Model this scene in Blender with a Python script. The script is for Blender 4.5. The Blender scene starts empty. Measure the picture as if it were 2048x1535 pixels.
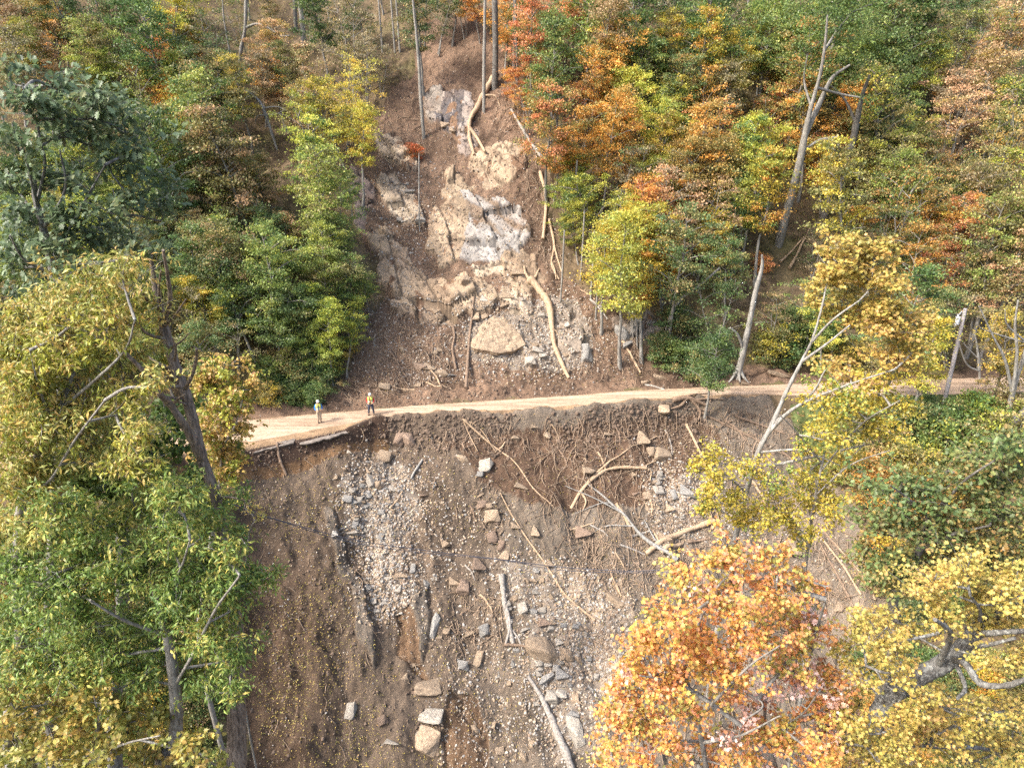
import bpy, math, random
import numpy as np
from mathutils import Vector

# ------------------------------------------------------------------ camera, sky, sun, exposure
PITCH = math.radians(21.0)
CAMH = 20.5
F = 1365.0                      # focal length in pixels of the 2048 px wide photograph
sc = bpy.context.scene
cam = bpy.data.cameras.new("camera")
cam.sensor_width = 36.0
cam.lens = 36.0 * F / 2048.0
cam.clip_end = 1000
camo = bpy.data.objects.new("camera", cam)
sc.collection.objects.link(camo)
camo.location = (0, 0, CAMH)
camo.rotation_euler = (math.radians(90) - PITCH, 0, 0)
sc.camera = camo

SUN_EL = math.radians(46)
SUN_DIR = Vector((-math.cos(SUN_EL) * .90, -math.cos(SUN_EL) * .436, math.sin(SUN_EL)))   # towards the sun
w = bpy.data.worlds.new("World")
sc.world = w
w.use_nodes = True
nt = w.node_tree
sky = nt.nodes.new('ShaderNodeTexSky')
sky.sky_type = 'NISHITA'
sky.sun_disc = False
sky.sun_elevation = SUN_EL
sky.sun_rotation = math.atan2(SUN_DIR.x, SUN_DIR.y)
sky.dust_density = 5.0
nt.links.new(sky.outputs[0], nt.nodes['Background'].inputs[0])
nt.nodes['Background'].inputs[1].default_value = 0.15
sun = bpy.data.lights.new("sun", 'SUN')
sun.energy = 2.0
sun.angle = math.radians(4.5)
sun.color = (1, .955, .89)
suno = bpy.data.objects.new("sun", sun)
sc.collection.objects.link(suno)
suno.rotation_euler = (-SUN_DIR).to_track_quat('-Z', 'Y').to_euler()
sc.view_settings.view_transform = 'Standard'
sc.view_settings.look = 'None'
sc.view_settings.exposure = 1.5
sc.view_settings.gamma = 1
sc.cycles.max_bounces = 6
sc.cycles.diffuse_bounces = 4
sc.cycles.glossy_bounces = 2
sc.cycles.transmission_bounces = 3
sc.cycles.transparent_max_bounces = 4
sc.cycles.use_denoising = False

# ------------------------------------------------------------------ numeric helpers
random.seed(7)
RG = np.random.default_rng(11)
cP, sP = math.cos(PITCH), math.sin(PITCH)

def raydir(px, py):
    u = np.asarray(px, float) - 1024.0
    v = 767.5 - np.asarray(py, float)
    return np.stack([u, cP * F + v * sP, -sP * F + v * cP], -1) / F      # scaled so that t = depth along the axis

def project(p):
    p = np.asarray(p, float)
    x, y, z = p[..., 0], p[..., 1], p[..., 2] - CAMH
    d = y * cP - z * sP
    d = np.where(d < .1, .1, d)
    return 1024 + x / d * F, 767.5 - (y * sP + z * cP) / d * F, d

def on_plane_z(px, py, z=0.0):
    d = raydir(px, py)
    t = (z - CAMH) / d[..., 2]
    return d * t[..., None] + np.array([0, 0, CAMH])

def at_y(px, py, Y):
    d = raydir(px, py)
    return d * (Y / d[1]) + np.array([0, 0, CAMH])

_tabs = [np.random.default_rng(s).random((256, 256)) for s in range(12)]
def vn(x, y, s=0):
    t = _tabs[s % 12]
    xi = np.floor(x).astype(int); yi = np.floor(y).astype(int)
    fx = x - xi; fy = y - yi
    fx = fx * fx * (3 - 2 * fx); fy = fy * fy * (3 - 2 * fy)
    a = t[xi & 255, yi & 255]; b = t[(xi + 1) & 255, yi & 255]
    c = t[xi & 255, (yi + 1) & 255]; d = t[(xi + 1) & 255, (yi + 1) & 255]
    return (a * (1 - fx) + b * fx) * (1 - fy) + (c * (1 - fx) + d * fx) * fy - .5
def fbm(x, y, s=0, o=4):
    r = 0; a = 1.0
    for i in range(o):
        c, q = math.cos(.7 + 1.1 * i), math.sin(.7 + 1.1 * i)
        r = r + a * vn((x * c - y * q) * 2 ** i + 17 * i, (x * q + y * c) * 2 ** i + 31 * i, s + i); a *= .5
    return r
def worley(x, y, s=0):
    t1, t2, t3 = _tabs[s % 12], _tabs[(s + 1) % 12], _tabs[(s + 2) % 12]
    xi = np.floor(x).astype(int); yi = np.floor(y).astype(int)
    b1 = np.full(x.shape, 9.0); b2 = np.full(x.shape, 9.0); hid = np.zeros(x.shape); cx = np.zeros(x.shape); cy = np.zeros(x.shape)
    for i in (-1, 0, 1):
        for j in (-1, 0, 1):
            px = xi + i + .1 + .8 * t1[(xi + i) & 255, (yi + j) & 255]
            py = yi + j + .1 + .8 * t2[(xi + i) & 255, (yi + j) & 255]
            d = (px - x) ** 2 + (py - y) ** 2
            m = d < b1
            b2 = np.where(m, b1, np.minimum(b2, d)); b1 = np.where(m, d, b1)
            hid = np.where(m, t3[(xi + i) & 255, (yi + j) & 255], hid)
            cx = np.where(m, px, cx); cy = np.where(m, py, cy)
    return np.sqrt(b1), np.sqrt(b2), hid, x - cx, y - cy
def sst(a, b, x):
    t = np.clip((x - a) / (b - a), 0, 1)
    return t * t * (3 - 2 * t)
def inpoly(px, py, poly):
    r = np.zeros(np.shape(px), bool)
    n = len(poly)
    for i in range(n):
        x1, y1 = poly[i]; x2, y2 = poly[(i + 1) % n]
        if y1 == y2: continue
        c = ((y1 > py) != (y2 > py)) & (px < (x2 - x1) * (py - y1) / (y2 - y1) + x1)
        r ^= c
    return r

# ------------------------------------------------------------------ the lie of the land
_e = on_plane_z(np.array([-300, 0, 300, 430, 560, 820, 990, 1186, 1248, 1443, 1834, 1950, 2200, 2500.]),
                np.array([895, 875, 855, 845, 833, 811.5, 800.5, 787, 781.5, 772.5, 757.5, 755, 746, 738.]))
def yfar(x): return np.interp(x, _e[:, 0], _e[:, 1])
_s = on_plane_z(np.array([-300, 0, 300, 480, 560, 690, 745, 800, 990, 1200, 1400, 1550, 1834, 1950, 2200, 2500.]),
                np.array([980, 950, 925, 904, 888, 862, 846, 838, 832, 818, 801, 797, 797, 794, 785, 775.]))
def yscarp(x): return np.interp(x, _s[:, 0], _s[:, 1])
def ynear(x): return np.minimum(yfar(x) - 2.9, yfar(x) - 3.5 + .25 * vn(x * .3, x * 0, 3))

def Hb(x, y):
    x = np.asarray(x, float); y = np.asarray(y, float)
    s = y - yfar(x)
    up = np.where(s < 2.6, .35 * sst(.2, 1.3, s) * (1 - .3 * sst(1.4, 2.6, s)), 0)
    sl = .80 + .06 * np.sin(x * .11 + 1)
    up = up + np.where(s > 1.8, (s - 1.8) * sl * sst(1.6, 3.2, s), 0)
    up = up - np.where(s > 75, (s - 75) * .35, 0)
    side = 1.3 * sst(9, 15, np.abs(x + 1.5 - .02 * s)) * sst(6, 20, s) + 3.0 * np.sin(x * .07 + .5) * sst(10, 40, s)
    d = yscarp(x) - y
    left = 1 - sst(-21.5, -17.5, x + (d - 6) * -.10)
    right = sst(19, 30, x)
    gl = .79 * (1 - left) * (1 - right) + .62 * left + .66 * right
    scar = (1 - left) * (1 - right)
    dn = -(.95 * sst(0, .9, d) * scar) - gl * np.clip(d, 0, 24) - .36 * np.clip(d - 24, 0, 200)
    # the slide drains towards a gully right of the middle
    dn = dn - scar * sst(2, 14, d) * 1.6 * np.exp(-((x - (-4 + d * .25)) / 6.0) ** 2)
    return np.where(s > 0, up + side, np.where(d > 0, dn, 0.0))

SCAR_UP = [(845, 40), (965, 30), (1010, 120), (1042, 200), (1075, 280), (1082, 350), (1105, 450), (1125, 540), (1190, 600), (1250, 640),
           (1330, 690), (1370, 740), (1560, 745), (1700, 748), (2100, 735), (2100, 762), (1834, 757), (1443, 775), (1186, 789), (820, 814), (300, 860), (300, 838), (520, 815), (660, 780),
           (700, 740), (690, 690), (730, 620), (770, 570), (735, 500), (700, 430), (675, 330), (735, 290), (750, 215), (820, 160), (838, 100)]
SCAR_LO = [(440, 890), (560, 870), (800, 830), (1400, 795), (1530, 795), (1600, 880), (1690, 980), (1745, 1120), (1800, 1250), (1850, 1700), (500, 1700), (505, 1535), (490, 1380), (478, 1200), (470, 1000)]
ROCKS_UP = [
    ([(868, 205), (905, 185), (938, 184), (952, 230), (948, 300), (933, 312), (905, 270), (876, 240)], 'streak'),
    ([(842, 190), (870, 178), (888, 200), (880, 245), (858, 235)], 'grey'),
    ([(752, 275), (785, 265), (802, 300), (830, 330), (822, 345), (790, 335), (762, 315)], 'pale'),
    ([(948, 305), (1000, 292), (1042, 296), (1046, 350), (1020, 372), (975, 372), (942, 345)], 'tan'),
    ([(885, 348), (912, 345), (932, 368), (922, 392), (900, 382)], 'tan'),
    ([(690, 318), (712, 340), (742, 385), (735, 470), (712, 465), (698, 390)], 'violet'),
    ([(748, 372), (800, 362), (828, 400), (842, 448), (815, 462), (785, 425), (758, 400)], 'pale'),
    ([(855, 432), (905, 405), (925, 400), (945, 440), (925, 520), (880, 528), (852, 500)], 'tan'),
    ([(922, 398), (985, 400), (1040, 430), (1062, 470), (1050, 515), (990, 522), (925, 520), (935, 450)], 'white'),
    ([(740, 455), (782, 470), (830, 540), (905, 585), (895, 615), (830, 618), (775, 590), (745, 520)], 'tan'),
    ([(952, 530), (990, 520), (1022, 540), (1010, 556), (965, 556)], 'pale'),
    ([(990, 515), (1060, 500), (1085, 560), (1040, 600), (1000, 560)], 'tan'),
    ([(880, 395), (905, 350), (960, 380), (930, 410), (900, 420)], 'tan'),
    ([(765, 600), (860, 620), (930, 610), (900, 650), (800, 640)], 'tan'),
    ([(1000, 575), (1060, 590), (1060, 640), (1010, 640)], 'pale'),
    ([(1110, 640), (1160, 650), (1165, 720), (1130, 720)], 'pale'),
    ([(1040, 650), (1075, 660), (1110, 740), (1060, 740)], 'pale'),
    ([(1060, 615), (1110, 605), (1150, 622), (1140, 650), (1090, 640)], 'tan'),
    ([(1230, 650), (1290, 620), (1330, 640), (1340, 690), (1290, 700), (1240, 690)], 'grey'),
    ([(880, 590), (960, 560), (1005, 600), (960, 625), (905, 615)], 'tan'),
    ([(930, 640), (1000, 620), (1070, 640), (1120, 700), (1180, 740), (1120, 748), (1040, 735), (940, 715)], 'gravel'),
    ([(1040, 600), (1150, 590), (1180, 660), (1190, 720), (1130, 720), (1070, 660)], 'gravel'),
]
LO_MARK = [
    ([(790, 1165), (850, 1170), (862, 1230), (850, 1320), (828, 1318), (800, 1230)], 'clay'),
    ([(640, 1010), (670, 1010), (700, 1130), (745, 1290), (738, 1335), (715, 1290), (680, 1150)], 'clay'),
    ([(690, 960), (800, 920), (850, 1010), (800, 1100), (740, 1110), (700, 1070)], 'gravel'),
    ([(745, 1115), (800, 1115), (800, 1200), (760, 1230)], 'gravel'),
    ([(1000, 1110), (1110, 1130), (1180, 1230), (1250, 1330), (1210, 1480), (1120, 1530), (1060, 1400), (1050, 1250), (1010, 1180)], 'gravel'),
    ([(1290, 930), (1390, 960), (1400, 1060), (1330, 1090), (1310, 1000)], 'gravel'),
    ([(1110, 1130), (1240, 1150), (1300, 1300), (1240, 1420), (1180, 1330), (1150, 1220)], 'palegravel'),
    ([(890, 1370), (960, 1390), (980, 1535), (920, 1600), (890, 1480)], 'orange'),
    ([(790, 1230), (820, 1220), (850, 1330), (870, 1390), (800, 1300)], 'orange'),
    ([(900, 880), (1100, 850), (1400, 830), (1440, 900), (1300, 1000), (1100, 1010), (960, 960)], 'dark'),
]
REG = {'streak': (.30, .26, .23), 'grey': (.27, .235, .20), 'pale': (.43, .345, .25), 'tan': (.355, .27, .185), 'violet': (.17, .135, .125), 'white': (.34, .315, .285),
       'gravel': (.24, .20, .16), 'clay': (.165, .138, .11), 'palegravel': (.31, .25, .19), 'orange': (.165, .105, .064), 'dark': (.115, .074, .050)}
ROCKY = ('streak', 'grey', 'pale', 'tan', 'violet', 'white')

def masks(x, y, zb=None):
    if zb is None: zb = Hb(x, y)
    px, py, d = project(np.stack([x, y, zb], -1))
    wx = px + 24 * fbm(x * .7, y * .7, 2, 2); wy = py + 20 * fbm(x * .7 + 9, y * .7, 5, 2)
    near_ok = (y > -5)
    sup = inpoly(wx, wy, SCAR_UP) & (y > yscarp(x) - .4)
    slo = inpoly(wx, wy, SCAR_LO) & (y < yscarp(x) + .6) & near_ok
    reg = {}
    m1 = y > yfar(x); m2 = y < yscarp(x) - .5
    for L, cond in ((ROCKS_UP, m1), (LO_MARK, m2)):
        for poly, k in L:
            r = inpoly(wx, wy, poly) & cond
            reg[k] = reg.get(k, False) | r
    return px, py, sup, slo, reg

def H(x, y, full=False):
    x = np.asarray(x, float); y = np.asarray(y, float)
    zb = Hb(x, y)
    px, py, sup, slo, reg = masks(x, y, zb)
    scar = (sup | slo).astype(float)
    rock = np.zeros(x.shape)
    for k in ROCKY: rock = np.maximum(rock, reg[k].astype(float))
    rd = np.minimum(yfar(x) - y, y - yscarp(x))            # > 0 on the road bench
    off = sst(0, 1.0, -rd + .1)
    n1 = .55 * fbm(x * .32, y * .32, 1, 3)
    n2 = .42 * fbm(x * 1.1, y * 1.1, 4, 4)
    n3 = .17 * fbm(x * 4.3, y * 4.3, 6, 2)
    wv = 1.6 * vn(x * .25, y * .3, 9)
    rl = (.17 * vn((x + .40 * (y - 40) + wv) * 1.1, y * .13, 7) + .09 * vn((x + .40 * (y - 40) + wv) * 2.9 + 5, y * .3, 8)) * slo
    rib = .9 * np.abs(fbm((x + .40 * (y - 40)) * .33, y * .09, 9, 2)) * slo * sst(1.5, 5, yscarp(x) - y)
    rl = rl - rib
    F1, F2, cid, dx, dy = worley(x * .30 + .15 * y, y * .38, 3)
    f1, f2, c2, ex, ey = worley(x * 1.1 + .5 * y, y * 1.35, 5)
    cidb = (cid * 7.31) % 1 - .5; c2b = (c2 * 5.7) % 1 - .5
    facet = (.80 * (cid - .5) + (cid - .5) * dx * .8 + cidb * dy * .9 + .16 * (c2 - .5) + .35 * (c2 - .5) * ex + .35 * c2b * ey) - .16 * (F2 - F1 < .06) - .08 * (f2 - f1 < .05)
    strat = (y * .9 + x * .35 + .35 * fbm(x * .5, y * .5, 8, 2)) * 1.7
    facet = facet + .20 * ((strat % 1) ** 3)
    z = zb + off * (n1 + (n2 + n3) * (1 - .88 * rock) + rl * (1 - rock)) + rock * (.28 + facet) * sst(.5, 2, y - yfar(x))
    z = z + .42 * reg['clay'] - .30 * reg['orange'] if 'clay' in reg else z
    # berm of pushed-up soil along the outer road edge, and broken shoulder on the left
    d = y - yscarp(x)
    berm = np.exp(-((d - .25) / .5) ** 2) * (.34 + .5 * vn(x * .9, y * .9, 5) + .3 * vn(x * 3, y * 3, 6)) * sst(-13.5, -9.5, x) * (1 - sst(17, 23, x))
    mound = np.exp(-((y - yfar(x) - 1.0) / .6) ** 2) * (.12 + .35 * vn(x * 1.1, y * 1.1, 8)) * sst(-30, -20, x)
    z = np.where(rd > .15, np.minimum(z, .01), z) + np.maximum(berm, 0) + np.maximum(mound, 0)
    if full: return z, px, py, sup, slo, reg, rock, F2 - F1, f2 - f1
    return z

def h1(x, y): return float(H(np.array([x]), np.array([y]))[0])

_T = np.linspace(6, 170, 1400)
def cast(px, py):
    """where the line of sight through a point of the photograph meets the ground"""
    d = raydir(float(px), float(py))
    P = d[None] * _T[:, None] + np.array([0, 0, CAMH])
    g = P[:, 2] - H(P[:, 0], P[:, 1])
    i = np.argmax(g < 0)
    if g[i] >= 0: i = len(_T) - 1
    i = max(i, 1)
    a = g[i - 1] / (g[i - 1] - g[i] + 1e-9)
    t = _T[i - 1] + (_T[i] - _T[i - 1]) * a
    p = d * t + np.array([0, 0, CAMH])
    return np.array([p[0], p[1], h1(p[0], p[1])])

# ------------------------------------------------------------------ mesh helpers
def mesh_from(name, V, loops, starts, mats, smooth=False, attrs=None, mat_idx=None):
    me = bpy.data.meshes.new(name)
    V = np.asarray(V, np.float32); loops = np.asarray(loops, np.int32); starts = np.asarray(starts, np.int32)
    me.vertices.add(len(V)); me.vertices.foreach_set('co', V.ravel())
    me.loops.add(len(loops)); me.loops.foreach_set('vertex_index', loops)
    me.polygons.add(len(starts)); me.polygons.foreach_set('loop_start', starts)
    me.polygons.foreach_set('use_smooth', np.full(len(starts), smooth))
    for m in (mats if isinstance(mats, (list, tuple)) else [mats]): me.materials.append(m)
    if mat_idx is not None: me.polygons.foreach_set('material_index', mat_idx)
    for k, v in (attrs or {}).items():
        v = np.asarray(v, np.float32)
        if v.ndim == 1:
            a = me.attributes.new(k, 'FLOAT', 'POINT'); a.data.foreach_set('value', v)
        else:
            a = me.attributes.new(k, 'FLOAT_COLOR', 'POINT')
            a.data.foreach_set('color', np.concatenate([v, np.ones((len(v), 1), np.float32)], 1).ravel())
    me.update(); me.validate()
    return me

def link(name, me, parent=None, loc=None):
    o = bpy.data.objects.new(name, me)
    sc.collection.objects.link(o)
    if parent is not None: o.parent = parent
    if loc is not None: o.location = loc
    return o
def tag(o, label=None, cat=None, group=None, kind=None):
    if label: o['label'] = label
    if cat: o['category'] = cat
    if group: o['group'] = group
    if kind: o['kind'] = kind
    return o
def empty(name, loc=(0, 0, 0)):
    o = bpy.data.objects.new(name, None); sc.collection.objects.link(o); o.location = loc
    o.empty_display_size = .1
    return o

class Geo:
    """collects polygons"""
    def __init__(s): s.V = []; s.L = []; s.S = []; s.n = 0; s.l = 0; s.A = []
    def add(s, V, Fc, a=None):
        V = np.asarray(V, float); Fc = np.asarray(Fc, int)
        s.V.append(V); s.L.append((Fc + s.n).ravel()); s.S.append(s.l + np.arange(len(Fc)) * Fc.shape[1])
        s.n += len(V); s.l += Fc.size
        if a is not None: s.A.append(np.broadcast_to(np.asarray(a, float), (len(V),) + np.shape(a)[-1:] if np.ndim(a) else (len(V),)))
    def tube(s, pts, rad, k=6, cap=True, noise=0, rg=None):
        P = np.asarray(pts, float); n = len(P)
        R = np.broadcast_to(np.asarray(rad, float), (n,))
        T = np.gradient(P, axis=0); T /= np.linalg.norm(T, axis=1)[:, None] + 1e-9
        ref = np.array([.31, .22, .92]) if abs(T[:, 2]).mean() < .8 else np.array([.9, .35, .1])
        A = np.cross(T, ref); A /= np.linalg.norm(A, axis=1)[:, None] + 1e-9
        B = np.cross(T, A)
        ang = np.arange(k) * 2 * math.pi / k
        rr = R[:, None] * np.ones((1, k))
        if noise: rr = rr * (1 + noise * (rg or RG).standard_normal((n, k)))
        V = P[:, None] + rr[..., None] * (np.cos(ang)[None, :, None] * A[:, None] + np.sin(ang)[None, :, None] * B[:, None])
        V = V.reshape(-1, 3)
        i = np.arange(n - 1)[:, None] * k; j = np.arange(k)[None]
        q = np.stack([i + j, i + (j + 1) % k, i + k + (j + 1) % k, i + k + j], -1).reshape(-1, 4)
        s.add(V, q)
        if cap:
            if k == 4 or k == 3:
                pass
            else:
                for base, c in ((0, P[0]), ((n - 1) * k, P[-1])):
                    jj = np.arange(k)
                    VV = np.concatenate([V[base:base + k], c[None]])
                    s.add(VV, np.stack([jj, (jj + 1) % k, np.full(k, k)], -1))
    def box(s, c, h, rot=None):
        V = np.array([[x, y, z] for x in (-1, 1) for y in (-1, 1) for z in (-1, 1)], float) * np.asarray(h)
        if rot is not None: V = V @ np.asarray(rot).T
        s.add(V + np.asarray(c), [[0, 1, 3, 2], [4, 6, 7, 5], [0, 4, 5, 1], [2, 3, 7, 6], [0, 2, 6, 4], [1, 5, 7, 3]])
    def mesh(s, name, mats, smooth=False):
        return mesh_from(name, np.concatenate(s.V), np.concatenate(s.L), np.concatenate(s.S), mats, smooth)

def spline(pts, n):
    """smooth resampling of a polyline (Catmull-Rom), rows may carry extra columns"""
    P = np.asarray(pts, float)
    if len(P) == 2:
        t = np.linspace(0, 1, n)[:, None]; return P[0] * (1 - t) + P[1] * t
    E = np.concatenate([[2 * P[0] - P[1]], P, [2 * P[-1] - P[-2]]])
    u = np.linspace(0, len(P) - 1 - 1e-6, n); i = u.astype(int); t = (u - i)[:, None]
    a, b, c, d = E[i], E[i + 1], E[i + 2], E[i + 3]
    return .5 * ((2 * b) + (c - a) * t + (2 * a - 5 * b + 4 * c - d) * t * t + (3 * b - a - 3 * c + d) * t ** 3)

# ------------------------------------------------------------------ materials
def newmat(name):
    m = bpy.data.materials.new(name); m.use_nodes = True
    n = m.node_tree.nodes; l = m.node_tree.links
    return m, n, l, n['Principled BSDF'], n['Material Output']
def ramp(n, stops, interp='LINEAR'):
    r = n.new('ShaderNodeValToRGB'); cr = r.color_ramp; cr.interpolation = interp
    while len(cr.elements) < len(stops): cr.elements.new(.5)
    for e, (p, c) in zip(cr.elements, stops): e.position = p; e.color = (*c, 1)
    return r
def math_node(n, op, a=None, b=None):
    m = n.new('ShaderNodeMath'); m.operation = op
    if a is not None: m.inputs[0].default_value = a
    if b is not None: m.inputs[1].default_value = b
    return m

def leaf_mat(name, cols, gloss=.45, trans=.38):
    m, n, l, b, out = newmat(name)
    a1 = n.new('ShaderNodeAttribute'); a1.attribute_name = 'leaf'
    a2 = n.new('ShaderNodeAttribute'); a2.attribute_name = 'clump'
    oi = n.new('ShaderNodeObjectInfo')
    m1 = math_node(n, 'MULTIPLY', b=.42); l.new(a1.outputs['Fac'], m1.inputs[0])
    m2 = n.new('ShaderNodeMath'); m2.operation = 'MULTIPLY_ADD'; m2.inputs[1].default_value = .46
    l.new(a2.outputs['Fac'], m2.inputs[0]); l.new(m1.outputs[0], m2.inputs[2])
    m3 = n.new('ShaderNodeMath'); m3.operation = 'MULTIPLY_ADD'; m3.inputs[1].default_value = .14
    l.new(oi.outputs['Random'], m3.inputs[0]); l.new(m2.outputs[0], m3.inputs[2])
    k = len(cols)
    r = ramp(n, [(.12 + .76 * i / (k - 1), c) for i, c in enumerate(cols)])
    l.new(m3.outputs[0], r.inputs[0])
    hs = n.new('ShaderNodeHueSaturation')
    h2 = n.new('ShaderNodeMath'); h2.operation = 'FRACT'
    mm = math_node(n, 'MULTIPLY', b=37.7); l.new(a1.outputs['Fac'], mm.inputs[0]); l.new(mm.outputs[0], h2.inputs[0])
    v = n.new('ShaderNodeMath'); v.operation = 'MULTIPLY_ADD'; v.inputs[1].default_value = .75; v.inputs[2].default_value = .62
    l.new(h2.outputs[0], v.inputs[0]); l.new(v.outputs[0], hs.inputs['Value'])
    l.new(r.outputs[0], hs.inputs['Color'])
    mx = n.new('ShaderNodeMix'); mx.data_type = 'RGBA'; mx.blend_type = 'MULTIPLY'; mx.inputs[0].default_value = 1
    l.new(hs.outputs[0], mx.inputs[6]); l.new(oi.outputs['Color'], mx.inputs[7])
    l.new(mx.outputs[2], b.inputs['Base Color'])
    b.inputs['Roughness'].default_value = gloss
    b.inputs['Specular IOR Level'].default_value = .5
    t = n.new('ShaderNodeBsdfTranslucent'); l.new(mx.outputs[2], t.inputs[0])
    ms = n.new('ShaderNodeMixShader'); ms.inputs[0].default_value = trans
    l.new(b.outputs[0], ms.inputs[1]); l.new(t.outputs[0], ms.inputs[2]); l.new(ms.outputs[0], out.inputs[0])
    return m
PAL = {
    'G': [(.045, .085, .028), (.075, .130, .042), (.11, .17, .056), (.20, .22, .08)],
    'g': [(.065, .115, .032), (.105, .17, .045), (.16, .23, .06), (.29, .30, .08)],
    'L': [(.13, .19, .045), (.22, .29, .065), (.33, .38, .09), (.46, .43, .12)],
    'O': [(.105, .115, .042), (.18, .18, .062), (.28, .245, .085), (.40, .27, .11)],
    'y': [(.16, .21, .04), (.30, .33, .055), (.44, .44, .07), (.54, .47, .09)],
    'Y': [(.22, .23, .042), (.42, .37, .055), (.58, .45, .07), (.64, .42, .09)],
    'o': [(.30, .22, .05), (.54, .29, .06), (.70, .35, .08), (.74, .43, .13)],
    'r': [(.27, .13, .06), (.46, .19, .085), (.56, .24, .11), (.58, .32, .14)],
    's': [(.24, .20, .09), (.40, .26, .13), (.52, .33, .18), (.56, .40, .20)],
    'b': [(.14, .15, .05), (.26, .225, .07), (.42, .29, .085), (.52, .34, .10)],
    'm': [(.09, .125, .04), (.18, .18, .05), (.34, .23, .065), (.48, .25, .08)],
    'n': [(.13, .115, .07), (.20, .175, .10), (.29, .24, .13), (.36, .29, .16)],
    'chest': [(.14, .20, .045), (.27, .32, .075), (.44, .42, .13), (.60, .40, .12)],
    'lowgreen': [(.080, .155, .040), (.14, .235, .055), (.25, .33, .075), (.56, .45, .11)],
    'oakdark': [(.075, .120, .060), (.12, .175, .085), (.17, .235, .12), (.30, .28, .12)],
    'blaze': [(.50, .46, .10), (.68, .42, .10), (.76, .35, .13), (.80, .40, .26)],
    'golden': [(.32, .33, .09), (.50, .43, .11), (.62, .47, .13), (.64, .40, .15)],
    'rustgreen': [(.085, .145, .048), (.14, .205, .065), (.20, .23, .08), (.48, .28, .12)],
    'amber': [(.26, .27, .07), (.44, .37, .09), (.58, .40, .11), (.60, .36, .15)],
    'pinkish': [(.62, .40, .18), (.72, .42, .26), (.78, .52, .44), (.82, .66, .62)],
    'dry': [(.14, .095, .055), (.23, .155, .085), (.31, .22, .12), (.40, .31, .18)],
}
KINDC = {'G': ('dark green', 'oak'), 'g': ('mid green', 'tree'), 'L': ('light green', 'tree'), 'O': ('olive green', 'tree'), 'y': ('yellow green', 'tree'),
         'Y': ('golden yellow', 'tree'), 'o': ('orange', 'maple'), 'r': ('red', 'maple'), 's': ('salmon pink', 'maple'), 'b': ('rusty brown', 'tree'),
         'm': ('green and orange', 'maple'), 'n': ('thin grey brown', 'tree')}
LM = {k: leaf_mat('leaves_' + k, v) for k, v in PAL.items()}

def bark_mat(name, c1, c2, c3, scale=14, lichen=0.0):
    m, n, l, b, out = newmat(name)
    tc = n.new('ShaderNodeTexCoord'); mp = n.new('ShaderNodeMapping'); mp.inputs['Scale'].default_value = (1, 1, .16)
    l.new(tc.outputs['Object'], mp.inputs[0])
    ns = n.new('ShaderNodeTexNoise'); ns.inputs['Scale'].default_value = scale; ns.inputs['Detail'].default_value = 5; ns.inputs['Roughness'].default_value = .7
    l.new(mp.outputs[0], ns.inputs[0])
    r = ramp(n, [(.35, c1), (.5, c2), (.66, c3)]); l.new(ns.outputs[0], r.inputs[0])
    col = r.outputs[0]
    if lichen:
        n2 = n.new('ShaderNodeTexNoise'); n2.inputs['Scale'].default_value = 9; n2.inputs['Detail'].default_value = 9; n2.inputs['Roughness'].default_value = .75; l.new(tc.outputs['Object'], n2.inputs[0])
        r2 = ramp(n, [(.57 - lichen * .06, (0, 0, 0)), (.64 - lichen * .06, (1, 1, 1))]); l.new(n2.outputs[0], r2.inputs[0])
        mx = n.new('ShaderNodeMix'); mx.data_type = 'RGBA'; l.new(r2.outputs[0], mx.inputs[0]); l.new(col, mx.inputs[6]); mx.inputs[7].default_value = (.30, .305, .28, 1)
        col = mx.outputs[2]
    l.new(col, b.inputs['Base Color']); b.inputs['Roughness'].default_value = .9
    bp = n.new('ShaderNodeBump'); bp.inputs['Strength'].default_value = .8; bp.inputs['Distance'].default_value = .04
    l.new(ns.outputs[0], bp.inputs['Height']); l.new(bp.outputs[0], b.inputs['Normal'])
    return m
BARK_GREY = bark_mat('grey_bark', (.10, .09, .075), (.20, .185, .16), (.32, .30, .265), 12, .5)
BARK_BROWN = bark_mat('brown_bark', (.055, .042, .034), (.18, .14, .11), (.33, .27, .22), 15)
BARK_DARK = bark_mat('dark_bark', (.045, .04, .034), (.10, .09, .078), (.18, .165, .145), 13, .25)
BARK_PALE = bark_mat('pale_bark', (.13, .12, .105), (.25, .24, .215), (.40, .385, .355), 10)
BARK_LICHEN = bark_mat('lichen_bark', (.05, .048, .044), (.12, .115, .105), (.20, .195, .18), 16, .8)
WOOD_TAN = bark_mat('bare_tan_wood', (.22, .145, .085), (.38, .27, .17), (.50, .38, .26), 13)
WOOD_BROWN = bark_mat('muddy_wood', (.10, .065, .042), (.19, .13, .088), (.29, .21, .145), 12)
WOOD_GREY = bark_mat('weathered_wood', (.14, .12, .10), (.28, .25, .215), (.42, .385, .34), 11)
ROOTM = bark_mat('root_wood', (.16, .11, .07), (.28, .20, .135), (.42, .32, .23), 15)

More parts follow.
